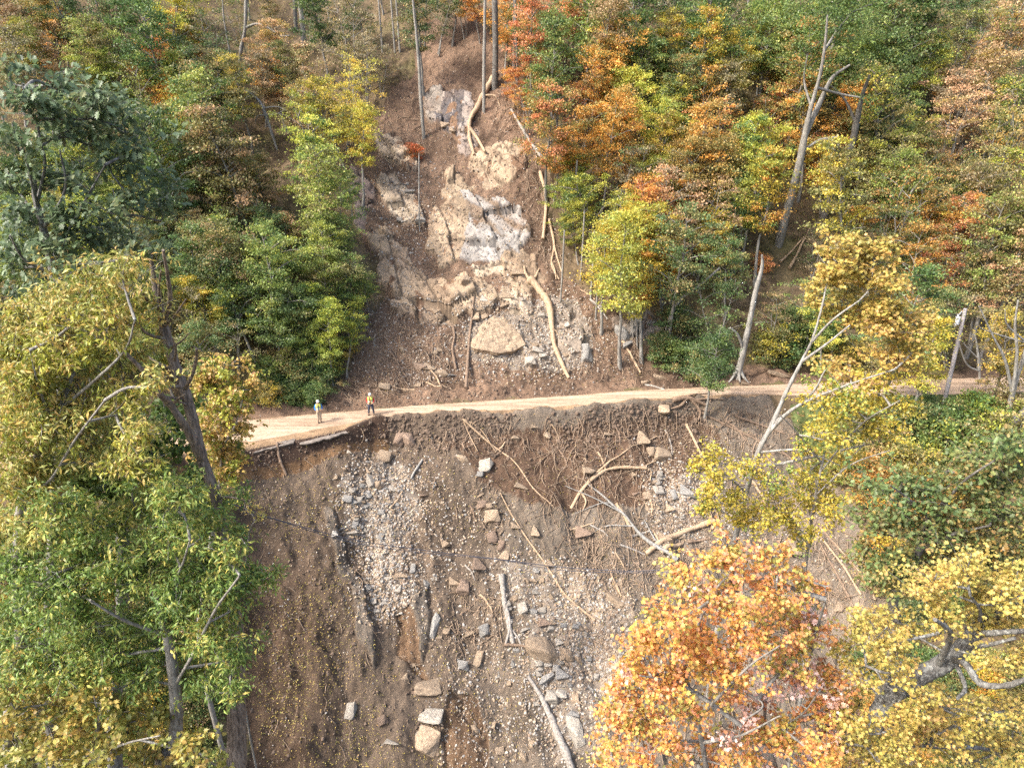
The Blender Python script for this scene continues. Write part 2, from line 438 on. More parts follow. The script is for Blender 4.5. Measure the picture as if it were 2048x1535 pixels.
def ground_mat():
    m, n, l, b, out = newmat('hillside_earth')
    at = n.new('ShaderNodeAttribute'); at.attribute_name = 'col'
    ra = n.new('ShaderNodeAttribute'); ra.attribute_name = 'rock'
    tc = n.new('ShaderNodeTexCoord')
    n1 = n.new('ShaderNodeTexNoise'); n1.inputs['Scale'].default_value = 2.2; n1.inputs['Detail'].default_value = 9; n1.inputs['Roughness'].default_value = .72
    n2 = n.new('ShaderNodeTexNoise'); n2.inputs['Scale'].default_value = 13; n2.inputs['Detail'].default_value = 6; n2.inputs['Roughness'].default_value = .75
    vo = n.new('ShaderNodeTexVoronoi'); vo.inputs['Scale'].default_value = 9; 
    for x in (n1, n2, vo): l.new(tc.outputs['Object'], x.inputs['Vector'])
    # value variation from noise
    r1 = ramp(n, [(.30, (.55, .55, .57)), (.5, (1, 1, 1)), (.72, (1.0, .95, .90))]); l.new(n1.outputs[0], r1.inputs[0])
    r2 = ramp(n, [(.32, (.55, .53, .52)), (.5, (.98, .98, .98)), (.70, (1, .97, .93))]); l.new(n2.outputs[0], r2.inputs[0])
    x1 = n.new('ShaderNodeMix'); x1.data_type = 'RGBA'; x1.blend_type = 'MULTIPLY'; x1.inputs[0].default_value = 1
    l.new(at.outputs['Color'], x1.inputs[6]); l.new(r1.outputs[0], x1.inputs[7])
    x2 = n.new('ShaderNodeMix'); x2.data_type = 'RGBA'; x2.blend_type = 'MULTIPLY'; x2.inputs[0].default_value = .9
    l.new(x1.outputs[2], x2.inputs[6]); l.new(r2.outputs[0], x2.inputs[7])
    # pebbles: scattered pale cells
    sep = n.new('ShaderNodeSeparateColor'); l.new(vo.outputs['Color'], sep.inputs[0])
    g1 = math_node(n, 'GREATER_THAN', b=.80); l.new(sep.outputs[0], g1.inputs[0])
    g2 = math_node(n, 'LESS_THAN', b=.30); l.new(vo.outputs['Distance'], g2.inputs[0])
    g3 = math_node(n, 'MULTIPLY'); l.new(g1.outputs[0], g3.inputs[0]); l.new(g2.outputs[0], g3.inputs[1])
    g4 = math_node(n, 'MULTIPLY', b=.75); l.new(g3.outputs[0], g4.inputs[0])
    inv = math_node(n, 'SUBTRACT', a=1.0); l.new(ra.outputs['Fac'], inv.inputs[1])
    g5 = math_node(n, 'MULTIPLY'); l.new(g4.outputs[0], g5.inputs[0]); l.new(inv.outputs[0], g5.inputs[1])
    x3 = n.new('ShaderNodeMix'); x3.data_type = 'RGBA'; l.new(g5.outputs[0], x3.inputs[0]); l.new(x2.outputs[2], x3.inputs[6]); x3.inputs[7].default_value = (.33, .25, .17, 1)
    l.new(x3.outputs[2], b.inputs['Base Color'])
    b.inputs['Roughness'].default_value = .95; b.inputs['Specular IOR Level'].default_value = .15
    bp = n.new('ShaderNodeBump'); bp.inputs['Strength'].default_value = 1; bp.inputs['Distance'].default_value = .16
    bs = n.new('ShaderNodeMath'); bs.operation = 'MULTIPLY_ADD'; bs.inputs[1].default_value = -.6; bs.inputs[2].default_value = 1; l.new(ra.outputs['Fac'], bs.inputs[0]); l.new(bs.outputs[0], bp.inputs['Strength'])
    ad = math_node(n, 'ADD'); l.new(n1.outputs[0], ad.inputs[0]); 
    s2 = math_node(n, 'MULTIPLY', b=.5); l.new(n2.outputs[0], s2.inputs[0]); l.new(s2.outputs[0], ad.inputs[1])
    l.new(ad.outputs[0], bp.inputs['Height']); l.new(bp.outputs[0], b.inputs['Normal'])
    return m

def stone_mat(name, c1, c2, c3, sc_=3.0):
    m, n, l, b, out = newmat(name)
    tc = n.new('ShaderNodeTexCoord')
    n1 = n.new('ShaderNodeTexNoise'); n1.inputs['Scale'].default_value = sc_; n1.inputs['Detail'].default_value = 8; n1.inputs['Roughness'].default_value = .7
    mp = n.new('ShaderNodeMapping'); mp.inputs['Scale'].default_value = (1, 1, 3.2); mp.inputs['Rotation'].default_value = (.5, .3, 0)
    l.new(tc.outputs['Object'], mp.inputs[0]); l.new(mp.outputs[0], n1.inputs[0])
    r = ramp(n, [(.32, c1), (.5, c2), (.68, c3)]); l.new(n1.outputs[0], r.inputs[0])
    oi = n.new('ShaderNodeObjectInfo')
    v = n.new('ShaderNodeMath'); v.operation = 'MULTIPLY_ADD'; v.inputs[1].default_value = .35; v.inputs[2].default_value = .8
    l.new(oi.outputs['Random'], v.inputs[0])
    hs = n.new('ShaderNodeHueSaturation'); l.new(r.outputs[0], hs.inputs['Color']); l.new(v.outputs[0], hs.inputs['Value'])
    l.new(hs.outputs[0], b.inputs['Base Color']); b.inputs['Roughness'].default_value = .9
    bp = n.new('ShaderNodeBump'); bp.inputs['Strength'].default_value = 1; bp.inputs['Distance'].default_value = .14
    l.new(n1.outputs[0], bp.inputs['Height']); l.new(bp.outputs[0], b.inputs['Normal'])
    return m
STONE = {'t': stone_mat('tan_stone', (.19, .135, .09), (.33, .245, .165), (.45, .35, .245)),
         'g': stone_mat('grey_stone', (.15, .14, .125), (.27, .255, .23), (.40, .38, .35)),
         'w': stone_mat('pale_stone', (.21, .18, .145), (.36, .32, .265), (.50, .455, .39)),
         'b': stone_mat('brown_stone', (.14, .095, .065), (.25, .175, .125), (.34, .25, .185))}
STONEW = {'t': 'tan', 'g': 'blue grey', 'w': 'pale', 'b': 'brown'}

def attr_mat(name, rough=.9):
    m, n, l, b, out = newmat(name)
    at = n.new('ShaderNodeAttribute'); at.attribute_name = 'col'
    tc = n.new('ShaderNodeTexCoord')
    n1 = n.new('ShaderNodeTexNoise'); n1.inputs['Scale'].default_value = 18; n1.inputs['Detail'].default_value = 4; l.new(tc.outputs['Object'], n1.inputs[0])
    r = ramp(n, [(.3, (.7, .7, .7)), (.6, (1, 1, 1))]); l.new(n1.outputs[0], r.inputs[0])
    x = n.new('ShaderNodeMix'); x.data_type = 'RGBA'; x.blend_type = 'MULTIPLY'; x.inputs[0].default_value = 1
    l.new(at.outputs['Color'], x.inputs[6]); l.new(r.outputs[0], x.inputs[7])
    l.new(x.outputs[2], b.inputs['Base Color']); b.inputs['Roughness'].default_value = rough
    return m
GRAVELM = attr_mat('gravel_stone')
def plain(name, c, rough=.8, vary=.25, scale=20, spec=.3):
    m, n, l, b, out = newmat(name)
    tc = n.new('ShaderNodeTexCoord')
    n1 = n.new('ShaderNodeTexNoise'); n1.inputs['Scale'].default_value = scale; n1.inputs['Detail'].default_value = 4; l.new(tc.outputs['Object'], n1.inputs[0])
    r = ramp(n, [(.3, tuple(v * (1 - vary) for v in c)), (.65, c)]); l.new(n1.outputs[0], r.inputs[0])
    l.new(r.outputs[0], b.inputs['Base Color']); b.inputs['Roughness'].default_value = rough; b.inputs['Specular IOR Level'].default_value = spec
    return m

# ------------------------------------------------------------------ terrain
def axis(lo, hi, step, far_lo, far_hi):
    a = np.arange(lo, hi + 1e-6, step)
    o = []; v = hi; s = step
    while v < far_hi: s = min(s * 1.25, 6); v += s; o.append(v)
    q = []; v = lo; s = step
    while v > far_lo: s = min(s * 1.25, 6); v -= s; q.append(v)
    return np.concatenate([q[::-1], a, o])
def build_terrain():
    xs = axis(-27, 24, .11, -190, 190)
    ys = axis(26, 84, .11, -60, 230)
    X, Y = np.meshgrid(xs, ys)
    sh = X.shape
    x = X.ravel(); y = Y.ravel()
    z, px, py, sup, slo, reg, rock, e1, e2 = H(x, y, full=True)
    n = len(x)
    nl = fbm(x * .35, y * .35, 3, 4); nm = fbm(x * 1.5, y * 1.5, 6, 3)
    forest = np.array([.13, .095, .058])[None] * (1 + .9 * nm[:, None])
    forest = forest + np.clip(nl, 0, 1)[:, None] * np.array([.02, .05, .0])[None]
    soil_u = np.array([.172, .114, .078])[None] * (1 + .7 * nl[:, None] + .35 * nm[:, None])
    soil_l = np.array([.138, .104, .076])[None] * (1 + .45 * nl[:, None] + .3 * nm[:, None])
    t = sst(850, 1150, px)[:, None]
    soil_l = soil_l * (1 - t) + (np.array([.185, .152, .118])[None] * (1 + .6 * nl[:, None] + .3 * nm[:, None])) * t
    left = sst(0, 1, 1 - (px - 560) / 200)[:, None] * sst(900, 1250, py)[:, None]
    soil_l = soil_l * (1 - left) + np.array([.105, .070, .046])[None] * (1 + .4 * nm[:, None]) * left
    c = np.where(sup[:, None], soil_u, np.where(slo[:, None], soil_l, forest))
    for k, v in REG.items():
        if k in reg:
            vv = np.array(v)[None] * (1 + (.16 if k in ROCKY else .45) * nm[:, None] + .2 * nl[:, None])
            if k in ROCKY:
                st = fbm(x * .9 + y * 1.3, y * .25 - x * .1, 9, 4)
                if k == 'streak':
                    s2 = vn(x * 2.6 + 1.6 * vn(x * .8, y * .9, 1), y * .33, 2) + .25 * vn(x * 6, y * 1.2, 4)
                    vv = np.where((s2 > .06)[:, None], np.array([.115, .105, .105]), vv * 1.15)
                elif k == 'white':
                    vv = vv * (1 + .7 * st[:, None]); vv = np.where((st < -.28)[:, None], np.array([.22, .17, .125]), vv)
                else:
                    vv = vv * (1 + .6 * st[:, None])
                soilp = (fbm(x * 1.1 + 4, y * .8, 2, 4) > .36)[:, None]
                vv = np.where(soilp, np.array([.20, .125, .08]), vv)
                film = np.clip(.25 + 1.3 * fbm(x * .6 + 3, y * .6, 7, 3), 0, .75)[:, None]
                vv = vv * (1 - film * .55) + np.array([.215, .14, .092]) * film * .55
                crack = ((e1 < .05) | (e2 < .045))[:, None]
                vv = np.where(crack, vv * .45, vv)
            c = np.where(reg[k][:, None], vv, c)
    # grass verge at the right end of the road, debris strip beside the road
    verge = (x > 22) & (y < ynear(x)) & (y > ynear(x) - 4.5)
    c = np.where(verge[:, None], np.array([.10, .125, .045]) * (1 + .7 * nm[:, None]), c)
    shoulder = (y < yfar(x)) & (y > yscarp(x) + .2) & (x < 20)
    sh_c = np.array([.30, .205, .125]) * (1 + .5 * nm[:, None])
    c = np.where(shoulder[:, None], sh_c, c)
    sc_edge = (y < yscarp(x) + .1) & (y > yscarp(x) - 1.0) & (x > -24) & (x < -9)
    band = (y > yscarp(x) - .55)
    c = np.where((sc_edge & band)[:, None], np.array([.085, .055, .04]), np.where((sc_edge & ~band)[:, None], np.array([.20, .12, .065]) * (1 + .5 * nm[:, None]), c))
    c = np.clip(c, .01, .8)
    ny, nx = sh
    i = np.arange(ny - 1)[:, None] * nx; j = np.arange(nx - 1)[None]
    q = np.stack([i + j, i + j + 1, i + j + 1 + nx, i + j + nx], -1).reshape(-1)
    me = mesh_from('hillside', np.stack([x, y, z], -1), q, np.arange((ny - 1) * (nx - 1)) * 4, ground_mat(), True,
                   {'col': c, 'rock': np.maximum(rock, ~(sup | slo))})
    tag(link('hillside', me), kind='structure')
build_terrain()

def build_road():
    xs = np.arange(-90, 110, .35)
    rows = []
    K = 13
    yf = yfar(xs); yn = np.maximum(yfar(xs) - 3.6 - .5 * sst(20, 26, xs) - .5 * (1 - sst(-16, -10, xs)), yscarp(xs) + .62 + .75 * (1 - sst(-13, -9, xs)))
    V = []
    for k in range(K):
        t = k / (K - 1)
        y = yn + (yf - yn) * t
        if k == 0: y = y + .22 * vn(xs * 1.4, xs * 0, 2) + .15 * vn(xs * 4, xs * 0, 5)
        if k == K - 1: y = y + .2 * vn(xs * 1.1, xs * 0 + 5, 2) + .12 * vn(xs * 3.5, xs * 0, 7)
        z = .045 + .02 * math.sin(math.pi * t) - .018 * (math.exp(-((t - .28) / .07) ** 2) + math.exp(-((t - .72) / .07) ** 2)) + .012 * vn(xs * .8, y * 2, 1)
        if k in (0, K - 1): z = z * 0 - .02
        V.append(np.stack([xs, y, z], -1))
    V = np.stack(V, 0).reshape(-1, 3)
    nx = len(xs)
    i = np.arange(K - 1)[:, None] * nx; j = np.arange(nx - 1)[None]
    q = np.stack([i + j, i + j + 1, i + j + 1 + nx, i + j + nx], -1).reshape(-1)
    m, n, l, b, out = newmat('packed_dirt_road')
    tc = n.new('ShaderNodeTexCoord'); mp = n.new('ShaderNodeMapping'); mp.inputs['Scale'].default_value = (.10, 1.5, 1); mp.inputs['Rotation'].default_value = (0, 0, -.09)
    l.new(tc.outputs['Object'], mp.inputs[0])
    n1 = n.new('ShaderNodeTexNoise'); n1.inputs['Scale'].default_value = 1.6; n1.inputs['Detail'].default_value = 7; n1.inputs['Roughness'].default_value = .65; l.new(mp.outputs[0], n1.inputs[0])
    n2 = n.new('ShaderNodeTexNoise'); n2.inputs['Scale'].default_value = 7; n2.inputs['Detail'].default_value = 6; n2.inputs['Roughness'].default_value = .7; l.new(tc.outputs['Object'], n2.inputs[0])
    r = ramp(n, [(.34, (.26, .18, .12)), (.48, (.42, .305, .21)), (.64, (.54, .405, .295))]); l.new(n1.outputs[0], r.inputs[0])
    r2 = ramp(n, [(.36, (.66, .63, .60)), (.58, (1, 1, 1))]); l.new(n2.outputs[0], r2.inputs[0])
    x = n.new('ShaderNodeMix'); x.data_type = 'RGBA'; x.blend_type = 'MULTIPLY'; x.inputs[0].default_value = 1
    l.new(r.outputs[0], x.inputs[6]); l.new(r2.outputs[0], x.inputs[7]); l.new(x.outputs[2], b.inputs['Base Color']); b.inputs['Roughness'].default_value = .95
    bp = n.new('ShaderNodeBump'); bp.inputs['Strength'].default_value = .5; bp.inputs['Distance'].default_value = .03; l.new(n2.outputs[0], bp.inputs['Height']); l.new(bp.outputs[0], b.inputs['Normal'])
    tag(link('road', mesh_from('road', V, q, np.arange((K - 1) * (nx - 1)) * 4, m, True)), kind='structure')
build_road()

# ------------------------------------------------------------------ labels by landmark
MARKS = [("the two road workers", 690, 815), ("the overhanging boulder", 990, 680), ("the curved bare log", 1100, 640), ("the utility pole", 1900, 700),
         ("the black streaked rock", 925, 240), ("the white rock wall", 985, 460), ("the small red maple", 826, 300),
         ("the square tan boulder", 1085, 1300), ("the crossed tan logs", 1360, 1075), ("the clay ramp", 825, 1240), ("the road edge slab", 620, 875),
         ("the round boulder", 1000, 1112), ("the lichened limb", 1880, 1330), ("the pale leaning trunk", 1500, 650),
         ("the gnarled brown trunk", 380, 800), ("the tall grey oak", 1620, 300), ("the photo's bottom edge", 900, 1500), ("the tan rock slab", 1000, 330),
         ("the gravelly gully", 760, 1030), ("the top of the slide", 900, 60), ("the dark leaved oak", 150, 260), ("the leaning birch snag", 838, 160),
         ("the pale broken limb", 530, 200), ("the blazing orange maple", 1180, 290), ("the right rim's yellow tree", 1270, 520),
         ("the salmon maple", 1980, 170), ("the road's right end", 1900, 770), ("the big green oak crown", 1700, 60), ("the left rim's yellow tree", 690, 230),
         ("the roadside yellow tree", 460, 800), ("the broken trunks", 1600, 510)]
ORD = ["nearest", "second nearest", "third nearest", "fourth nearest", "fifth nearest", "sixth nearest", "seventh nearest", "eighth nearest", "ninth nearest", "tenth nearest"] + ["%dth nearest" % i for i in range(11, 60)]
PENDING = []
def pend(o, what, px, py, avoid=()):
    PENDING.append((o, what, px, py))
def finish_labels():
    byk = {}
    for o, what, px, py in PENDING:
        best = min(MARKS, key=lambda m: (m[1] - px) ** 2 + (m[2] - py) ** 2)
        dx, dy = px - best[1], py - best[2]
        side = ("right of" if dx > 0 else "left of") if abs(dx) > abs(dy) else ("below" if dy > 0 else "above")
        byk.setdefault((what, side, best[0]), []).append((dx * dx + dy * dy, o))
    for (what, side, mk), L in byk.items():
        L.sort(key=lambda t: t[0])
        for i, (d, o) in enumerate(L):
            lb = "%s %s %s" % (what, side, mk) if len(L) == 1 else "%s %s %s, %s to it" % (what, side, mk, ORD[min(i, 58)])
            if len(lb.split()) > 16: lb = lb[:-6]
            o['label'] = lb

# ------------------------------------------------------------------ rocks
def ico(sub):
    import bmesh
    bm = bmesh.new(); bmesh.ops.create_icosphere(bm, subdivisions=sub, radius=1)
    V = np.array([v.co[:] for v in bm.verts]); Fc = np.array([[v.index for v in f.verts] for f in bm.faces]); bm.free()
    return V, Fc
ICO1, ICO3 = ico(1), ico(3)
def rock_shape(rg, base, k=9, rough=.04):
    V, Fc = base; V = V.copy()
    for _ in range(k):
        d = rg.standard_normal(3); d /= np.linalg.norm(d); c = rg.uniform(.42, .8)
        e = V @ d - c
        V = V - np.clip(e, 0, None)[:, None] * d
    V = V * (1 + rough * rg.standard_normal(len(V)))[:, None]
    return V, Fc
RGR = np.random.default_rng(5)
def hull_rock(rg):
    import bmesh
    bm = bmesh.new()
    n = int(rg.integers(9, 14))
    P = rg.uniform(-1, 1, (n, 3)); P = np.sign(P) * np.abs(P) ** .45
    P[:, 2] *= .8
    for q in P: bm.verts.new(q)
    r = bmesh.ops.convex_hull(bm, input=bm.verts[:])
    for v in [v for v in bm.verts if not v.link_faces]: bm.verts.remove(v)
    bmesh.ops.bevel(bm, geom=bm.edges[:], offset=.07, segments=1, affect='EDGES')
    bmesh.ops.triangulate(bm, faces=bm.faces[:])
    for _ in range(2):
        bmesh.ops.subdivide_edges(bm, edges=[e for e in bm.edges if e.calc_length() > .32], cuts=1); bmesh.ops.triangulate(bm, faces=bm.faces[:])
    bm.normal_update(); bm.verts.index_update()
    V = np.array([v.co[:] for v in bm.verts]); N = np.array([v.normal[:] for v in bm.verts]); Fc = np.array([[v.index for v in f.verts] for f in bm.faces]); bm.free()
    o = rg.uniform(0, 50)
    V = V + N * (.10 * fbm(V[:, 0] * 1.3 + o, V[:, 1] * 1.3 + V[:, 2] * 1.7, 2, 4) + .03 * (((V[:, 2] + .3 * V[:, 0]) * 4 + o) % 1))[:, None]
    V -= (V.max(0) + V.min(0)) / 2
    return V / np.abs(V).max(0), Fc
ROCKME = []
for i in range(14):
    V, Fc = hull_rock(RGR)
    ROCKME.append((V, Fc))
ROCKMESH = {}
def rock_mesh(i, tone):
    if (i, tone) not in ROCKMESH:
        V, Fc = ROCKME[i]
        ROCKMESH[(i, tone)] = mesh_from('rock', V, Fc.ravel(), np.arange(len(Fc)) * 3, STONE[tone], False)
    return ROCKMESH[(i, tone)]
NROCK = [0]
def put_rock(px, py, wpx, hpx, tone, what=None, group='loose rocks on the slide', name='rock', label=None, i=None):
    p = cast(px, py)
    d = project(p)[2]
    W = 1.12 * wpx * d / F / 2; Hh = 1.12 * hpx * d / F / 2
    i = int(RGR.integers(14)) if i is None else i
    o = link(name, rock_mesh(i, tone))
    # flattish stones lie on the slope: height on screen is mostly the along-slope extent
    o.scale = (W, max(Hh, W * .35) * 1.0, max(min(W, Hh), .3 * W) * (RGR.uniform(.40, .62) if wpx > 28 else RGR.uniform(.6, .9)))
    o.rotation_euler = (math.radians(38) if abs(p[1] - yfar(p[0])) > 2 else 0, RGR.uniform(-.3, .3), RGR.uniform(-.35, .35))
    o.location = (p[0], p[1] - .1 * Hh, p[2] + .10 * min(W, Hh))
    sz = max(wpx, hpx)
    szw = 'large' if sz > 32 else 'medium' if sz > 18 else 'small'
    shp = 'flat' if hpx < .6 * wpx else 'upright' if hpx > 1.5 * wpx else 'blocky'
    tag(o, label, 'rock', group)
    if label is None: pend(o, what or ('%s %s %s rock' % (szw, STONEW[tone], shp)), px, py)
    NROCK[0] += 1
    return o
ROCKLIST = [(770, 913, 26, 22, 't'), (816, 880, 26, 28, 'b'), (798, 878, 20, 24, 'b'), (742, 962, 16, 26, 'w'), (696, 998, 18, 14, 'g'), (704, 1068, 28, 20, 'w'),
            (765, 1076, 20, 22, 'g'), (735, 1173, 20, 14, 'g'), (925, 918, 22, 14, 't'), (970, 932, 30, 26, 'w'), (960, 948, 15, 11, 'g'), (845, 993, 16, 13, 'b'), (984, 1032, 30, 22, 't'),
            (965, 1010, 22, 14, 'b'), (1042, 972, 26, 11, 't'), (985, 1075, 20, 22, 'b'), (1002, 1092, 16, 20, 'b'), (1072, 1063, 16, 20, 't'), (1030, 1052, 16, 11, 't'), (890, 1084, 16, 18, 't'),
            (957, 1128, 24, 26, 'b'), (1058, 1100, 15, 11, 't'), (797, 1148, 36, 13, 't'), (828, 1138, 14, 20, 'g'), (865, 1157, 17, 20, 'w'), (852, 1168, 12, 15, 'g'), (910, 1163, 24, 14, 't'),
            (927, 1173, 24, 32, 'b'), (868, 1252, 18, 48, 'g'), (880, 1272, 16, 15, 't'), (892, 1262, 14, 12, 't'), (1050, 1216, 26, 22, 'w'), (1082, 1222, 26, 26, 'g'), (1088, 1243, 24, 16, 'b'),
            (970, 1260, 24, 20, 'g'), (940, 1268, 16, 16, 't'), (1135, 1310, 24, 22, 't'), (1154, 1315, 18, 24, 't'), (1122, 1345, 24, 22, 'g'), (1096, 1357, 24, 24, 'g'),
            (1080, 1365, 20, 18, 'g'), (1103, 1392, 26, 26, 'w'), (1122, 1386, 20, 18, 'w'), (1156, 1395, 22, 46, 't'), (1146, 1427, 24, 12, 'g'), (1150, 1462, 34, 54, 'w'), (828, 1325, 50, 24, 't'),
            (812, 1356, 13, 20, 't'), (855, 1375, 48, 30, 't'), (855, 1430, 60, 28, 'w'), (855, 1480, 50, 44, 't'), (838, 1462, 34, 20, 'w'), (780, 1487, 34, 16, 'w'), (703, 1420, 18, 30, 'w'), (820, 1385, 40, 14, 'b'),
            (765, 1440, 20, 16, 'b'), (925, 1330, 24, 16, 'g'), (958, 1315, 14, 30, 't'), (925, 1360, 18, 10, 't'), (996, 1350, 12, 14, 'w'), (985, 1450, 18, 16, 't'), (950, 1458, 12, 18, 't'),
            (1048, 1515, 16, 18, 't'), (1065, 1490, 16, 20, 't'), (1035, 1480, 16, 12, 't'), (1000, 1500, 18, 14, 't'),
            (1323, 908, 36, 30, 't'), (1288, 878, 26, 28, 't'), (1302, 905, 18, 18, 't'), (1213, 872, 18, 22, 't'), (1175, 948, 28, 40, 't'), (1295, 991, 16, 16, 't'), (1320, 982, 30, 18, 'w'),
            (1348, 990, 14, 22, 'g'), (1375, 982, 32, 20, 'g'), (1340, 1016, 16, 16, 't'), (1330, 1074, 28, 20, 't'), (1295, 1016, 8, 22, 't'), (1304, 1032, 14, 9, 't'), (1230, 1200, 30, 34, 't'),
            (1585, 1095, 26, 32, 't'), (1680, 1215, 22, 18, 't'), (1268, 948, 10, 10, 't'), (1270, 990, 12, 14, 'b'), (1165, 1062, 30, 24, 'b'), (1068, 853, 14, 8, 't'), (1095, 870, 14, 14, 't'), (1030, 875, 16, 10, 't'),
            (1015, 592, 26, 15, 't'), (1046, 600, 12, 15, 'w'), (1060, 606, 9, 9, 'w'), (1010, 612, 15, 14, 't'), (992, 618, 17, 11, 't'), (972, 634, 18, 12, 't'), (1035, 549, 22, 14, 't'),
            (930, 560, 16, 18, 't'), (968, 595, 14, 14, 'w'), (955, 636, 20, 18, 't'), (1318, 757, 24, 16, 't'), (1290, 765, 16, 10, 't'), (1170, 708, 24, 34, 'g'), (1172, 690, 24, 12, 'g'),
            (770, 774, 22, 13, 't'), (827, 770, 28, 15, 't'), (880, 747, 30, 16, 't'), (842, 733, 24, 16, 'b'), (858, 735, 22, 14, 't'), (902, 752, 16, 12, 'g'), (805, 700, 10, 12, 't'), (870, 705, 12, 9, 't'),
            (838, 648, 12, 12, 't'), (873, 622, 14, 10, 't'), (790, 620, 16, 9, 't'), (880, 700, 12, 10, 't'), (820, 385, 18, 14, 'w'), (812, 372, 12, 10, 'w'), (800, 440, 12, 10, 'w'), (840, 440, 20, 14, 'w'),
            (1245, 668, 26, 30, 'g'), (1270, 655, 24, 36, 'g'), (1300, 650, 22, 24, 'g'), (1255, 690, 20, 16, 'g'), (1075, 700, 20, 14, 'w'), (1085, 715, 14, 12, 'w'), (1060, 722, 22, 14, 'w'),
            (1095, 727, 14, 10, 'w'), (1070, 690, 14, 10, 't'), (890, 250, 18, 14, 't'), (905, 258, 12, 12, 't'), (868, 232, 14, 10, 't'), (1420, 765, 14, 8, 't'), (1490, 768, 14, 7, 't'), (1556, 750, 40, 14, 't')]
for r in ROCKLIST: put_rock(*r)
def big_boulder():
    import bmesh
    p = cast(994, 712)
    pts = [(0, 2.6, 2.9), (-.9, 2.2, 2.5), (1.1, 2.3, 2.3), (-2.5, .3, .95), (-1.9, -.5, .85), (-.9, -.75, .75), (.3, -.8, .55), (1.4, -.5, .65), (2.3, .2, .95), (-1.9, .5, -.3), (-.3, .15, -.5), (1.5, .4, -.35),
           (-2.1, 2, .8), (2.2, 2, .9), (1.9, 1.2, 1.6), (-1.8, 1.3, 1.7), (-2, 3, 0), (2, 3, 0)]
    bm = bmesh.new()
    for q in pts: bm.verts.new(q)
    bmesh.ops.convex_hull(bm, input=bm.verts[:])
    bmesh.ops.subdivide_edges(bm, edges=bm.edges[:], cuts=5, use_grid_fill=True)
    bmesh.ops.triangulate(bm, faces=bm.faces[:]); bmesh.ops.subdivide_edges(bm, edges=[e for e in bm.edges if e.calc_length() > .35], cuts=1)
    bmesh.ops.triangulate(bm, faces=bm.faces[:]); bm.normal_update()
    co = np.array([v.co[:] for v in bm.verts]); no = np.array([v.normal[:] for v in bm.verts])
    dsp = .22 * fbm(co[:, 0] * 1.2 + co[:, 1] * .6, co[:, 2] * 2.4 + co[:, 1] * .5, 3, 4)
    st = ((co[:, 2] * 2.2 + co[:, 0] * .5 + vn(co[:, 0], co[:, 1], 2)) % 1) * .12
    co = co + no * (dsp + st)[:, None]
    for v, c in zip(bm.verts, co): v.co = c
    me = bpy.data.meshes.new('boulder'); bm.to_mesh(me); bm.free(); me.materials.append(STONE['t'])
    o = link('boulder', me, None, (p[0], p[1] + .5, p[2] - .15))
    tag(o, 'biggest tan boulder on the slide, its flat underside overhanging the soil above the road', 'rock', 'landmark boulders')
big_boulder()
put_rock(1085, 1302, 54, 58, 't', name='boulder', label='large squarish tan boulder in the pale gravel low on the slide', group='landmark boulders', i=4)
put_rock(1000, 1112, 32, 30, 't', name='boulder', label='round tan boulder with the thin cable passing over it', group='landmark boulders', i=7)
put_rock(1328, 818, 20, 26, 't', name='boulder', label='pale round boulder beside the root mass at the outer road edge', group='landmark boulders', i=2)
# further loose rocks, gathered where the photograph shows rubble
RUB = [(730, 1010, 60, 70, 45, 'ggwt'), (760, 1170, 30, 50, 14, 'wgt'), (1120, 1290, 70, 110, 60, 'gwwtt'), (1060, 1200, 40, 60, 14, 'wgt'), (1340, 990, 50, 50, 14, 'tw'),
       (980, 1040, 30, 60, 8, 'tb'), (1110, 680, 50, 60, 18, 'wt'), (960, 680, 90, 60, 8, 't'), (800, 460, 60, 90, 12, 'wt'), (850, 680, 60, 60, 12, 'tb'), (880, 1150, 40, 60, 10, 'tg'), (830, 940, 40, 30, 10, 'tg')]
for cx, cy, rx, ry, k, tones in RUB:
    for _ in range(k):
        if NROCK[0] >= 296: break
        s = RGR.uniform(9, 15)
        put_rock(cx + RGR.normal() * rx * .6, cy + RGR.normal() * ry * .6, s, s * RGR.uniform(.6, 1), tones[int(RGR.integers(len(tones)))])

# gravel: uncountable small stones
def scatter_px(poly, k, rg, soft=0):
    xs = [p[0] for p in poly]; ys = [p[1] for p in poly]
    px = rg.uniform(min(xs), max(xs), k * 3); py = rg.uniform(min(ys), max(ys), k * 3)
    m = inpoly(px, py, poly); px, py = px[m][:k], py[m][:k]
    return px + rg.normal(0, soft, len(px)), py + rg.normal(0, soft, len(px))
_tc = np.linspace(20, 105, 260)
def cast_many(px, py):
    d = raydir(px, py)
    lo = np.full(len(px), 15.0); hi = np.full(len(px), 150.0); done = np.zeros(len(px), bool)
    prev = np.full(len(px), 15.0)
    for t in np.linspace(15, 130, 70):
        P = d * t; g = P[:, 2] + CAMH - Hb(P[:, 0], P[:, 1])
        new = (g < 0) & ~done
        lo[new] = t - 115 / 69.; hi[new] = t; done |= new
    for _ in range(9):
        mid = (lo + hi) / 2; P = d * mid[:, None]
        g = P[:, 2] + CAMH - H(P[:, 0], P[:, 1])
        hi = np.where(g < 0, mid, hi); lo = np.where(g < 0, lo, mid)
    P = d * hi[:, None]
    return np.stack([P[:, 0], P[:, 1], H(P[:, 0], P[:, 1])], -1)
def rand_rot(k, rg):
    q = rg.standard_normal((k, 4)); q /= np.linalg.norm(q, axis=1)[:, None]
    a, b, c, d = q.T
    return np.stack([np.stack([1 - 2 * (c * c + d * d), 2 * (b * c - a * d), 2 * (b * d + a * c)], -1),
                     np.stack([2 * (b * c + a * d), 1 - 2 * (b * b + d * d), 2 * (c * d - a * b)], -1),
                     np.stack([2 * (b * d - a * c), 2 * (c * d + a * b), 1 - 2 * (b * b + c * c)], -1)], -2)
